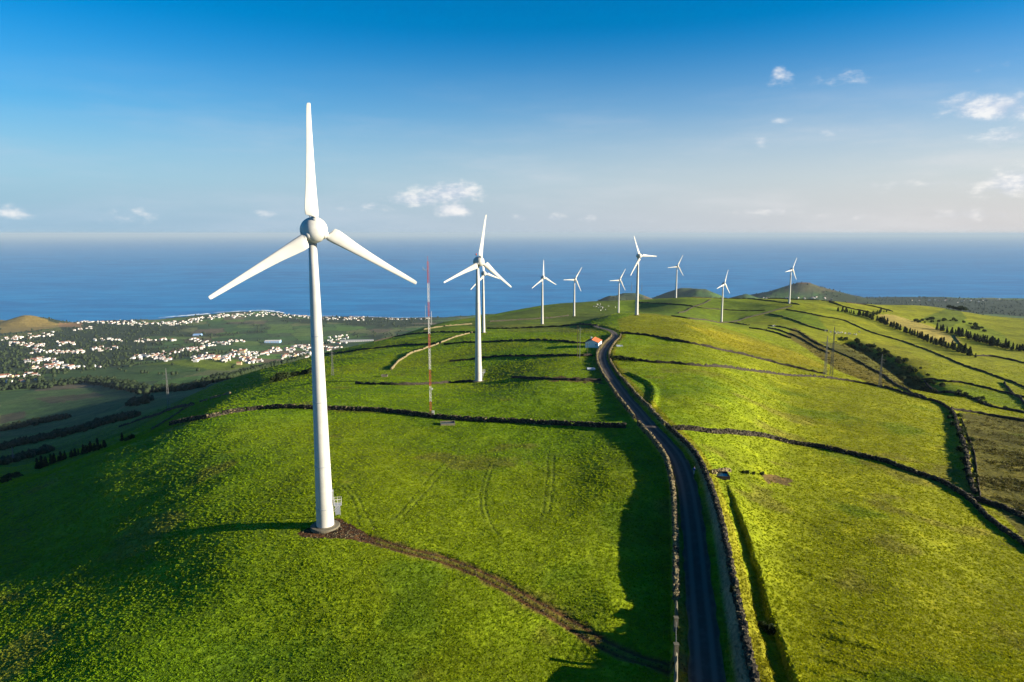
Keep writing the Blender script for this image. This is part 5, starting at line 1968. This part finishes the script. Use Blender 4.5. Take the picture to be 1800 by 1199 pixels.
# ------------------------------------------------------------------ tufts of pasture grass
def grass_material():
    m = bpy.data.materials.new('grass_blades')
    m.use_nodes = True
    N = NT(m.node_tree)
    at = N.node('ShaderNodeAttribute', attribute_name='tint', attribute_type='INSTANCER').outputs['Color']
    oi = N.node('ShaderNodeObjectInfo').outputs['Random']
    sc = N.node('ShaderNodeVectorMath', operation='SCALE')
    N.put(sc.inputs[0], at)
    N.put(sc.inputs['Scale'], N.ramp(oi, 0, 1, 1.15, 1.9, False))  # tufts coloured brighter than the ground, painting in sunlit tips
    d = N.node('ShaderNodeBsdfDiffuse')
    N.put(d.inputs['Color'], sc.outputs[0])
    tr = N.node('ShaderNodeBsdfTranslucent')
    N.put(tr.inputs['Color'], sc.outputs[0])
    mx = N.node('ShaderNodeMixShader')
    mx.inputs[0].default_value = 0.35
    N.put(mx.inputs[1], d.outputs[0])
    N.put(mx.inputs[2], tr.outputs[0])
    o = N.node('ShaderNodeOutputMaterial')
    N.put(o.inputs['Surface'], mx)
    return m


def grass():
    m = grass_material()
    tb = MB()
    rg = random.Random(5)
    for k in range(15):
        a = rg.uniform(0, 6.283)
        q = rg.uniform(.02, .30)
        b = Vector((q * math.cos(a), q * math.sin(a), -.04))
        out = Vector((math.cos(a), math.sin(a), 0))
        sd = Vector((-out.y, out.x, 0)) * rg.uniform(.06, .13)
        h = rg.uniform(.05, .15)
        tip = b + out * rg.uniform(.04, .26) + Vector((0, 0, h))
        mid = b + out * rg.uniform(.0, .06) + Vector((0, 0, h * .6))
        tb.add([b - sd, b + sd, mid + sd * .9, mid - sd * .9, tip], [(0, 1, 2, 3), (3, 2, 4)])
    tuft = bpy.data.objects.new('grass_tuft', mesh('grass_tuft', tb.V, tb.F, m))
    n = 450000
    y = np.exp(RNG.uniform(math.log(58), math.log(640), n))
    u = RNG.uniform(-.97, .97, n)
    x = u * y
    j = np.clip(np.searchsorted(US, u), 1, len(US) - 1); i = np.clip(np.searchsorted(LS, np.log(y)), 1, len(LS) - 1)
    clump = smooth01(fbm(x, y, 2.6, 3, 44), -.35, .25)
    keep = RNG.random(n) < TUFT[i, j] * (.42 + .2 * clump) * np.clip((660 - y) / 200, 0, 1)
    x, y, i, j = x[keep], y[keep], i[keep], j[keep]
    z = ground(x, y)
    me = bpy.data.meshes.new('pasture_grass')
    me.vertices.add(len(x))
    me.vertices.foreach_set('co', np.stack([x, y, z], 1).astype(np.float32).ravel())
    a = me.attributes.new('tint', 'FLOAT_COLOR', 'POINT')
    a.data.foreach_set('color', ATTR[i, j].ravel())
    a = me.attributes.new('size', 'FLOAT', 'POINT')
    a.data.foreach_set('value', (RNG.uniform(.55, 1.25, len(x)) * np.interp(y, [60, 250, 640], [.62, 1.1, 2.1])).astype(np.float32))
    o = obj('pasture_grass', me)
    tag(o, kind='stuff')
    ng = bpy.data.node_groups.new('scatter_grass', 'GeometryNodeTree')
    ng.interface.new_socket('Geometry', in_out='INPUT', socket_type='NodeSocketGeometry')
    ng.interface.new_socket('Geometry', in_out='OUTPUT', socket_type='NodeSocketGeometry')
    N, L = ng.nodes, ng.links
    gi, go = N.new('NodeGroupInput'), N.new('NodeGroupOutput')
    ip = N.new('GeometryNodeInstanceOnPoints')
    oi = N.new('GeometryNodeObjectInfo')
    oi.inputs['Object'].default_value = tuft
    rv = N.new('FunctionNodeRandomValue'); rv.data_type = 'FLOAT_VECTOR'
    rv.inputs[0].default_value = (-.15, -.15, 0); rv.inputs[1].default_value = (.15, .15, 6.283)
    na = N.new('GeometryNodeInputNamedAttribute'); na.data_type = 'FLOAT'; na.inputs[0].default_value = 'size'
    L.new(gi.outputs[0], ip.inputs['Points'])
    L.new(oi.outputs['Geometry'], ip.inputs['Instance'])
    L.new(rv.outputs[0], ip.inputs['Rotation'])
    L.new(na.outputs[0], ip.inputs['Scale'])
    L.new(ip.outputs[0], go.inputs[0])
    md = o.modifiers.new('scatter', 'NODES')
    md.node_group = ng
    print('tufts', len(x), 'spots', len(spots))


grass()
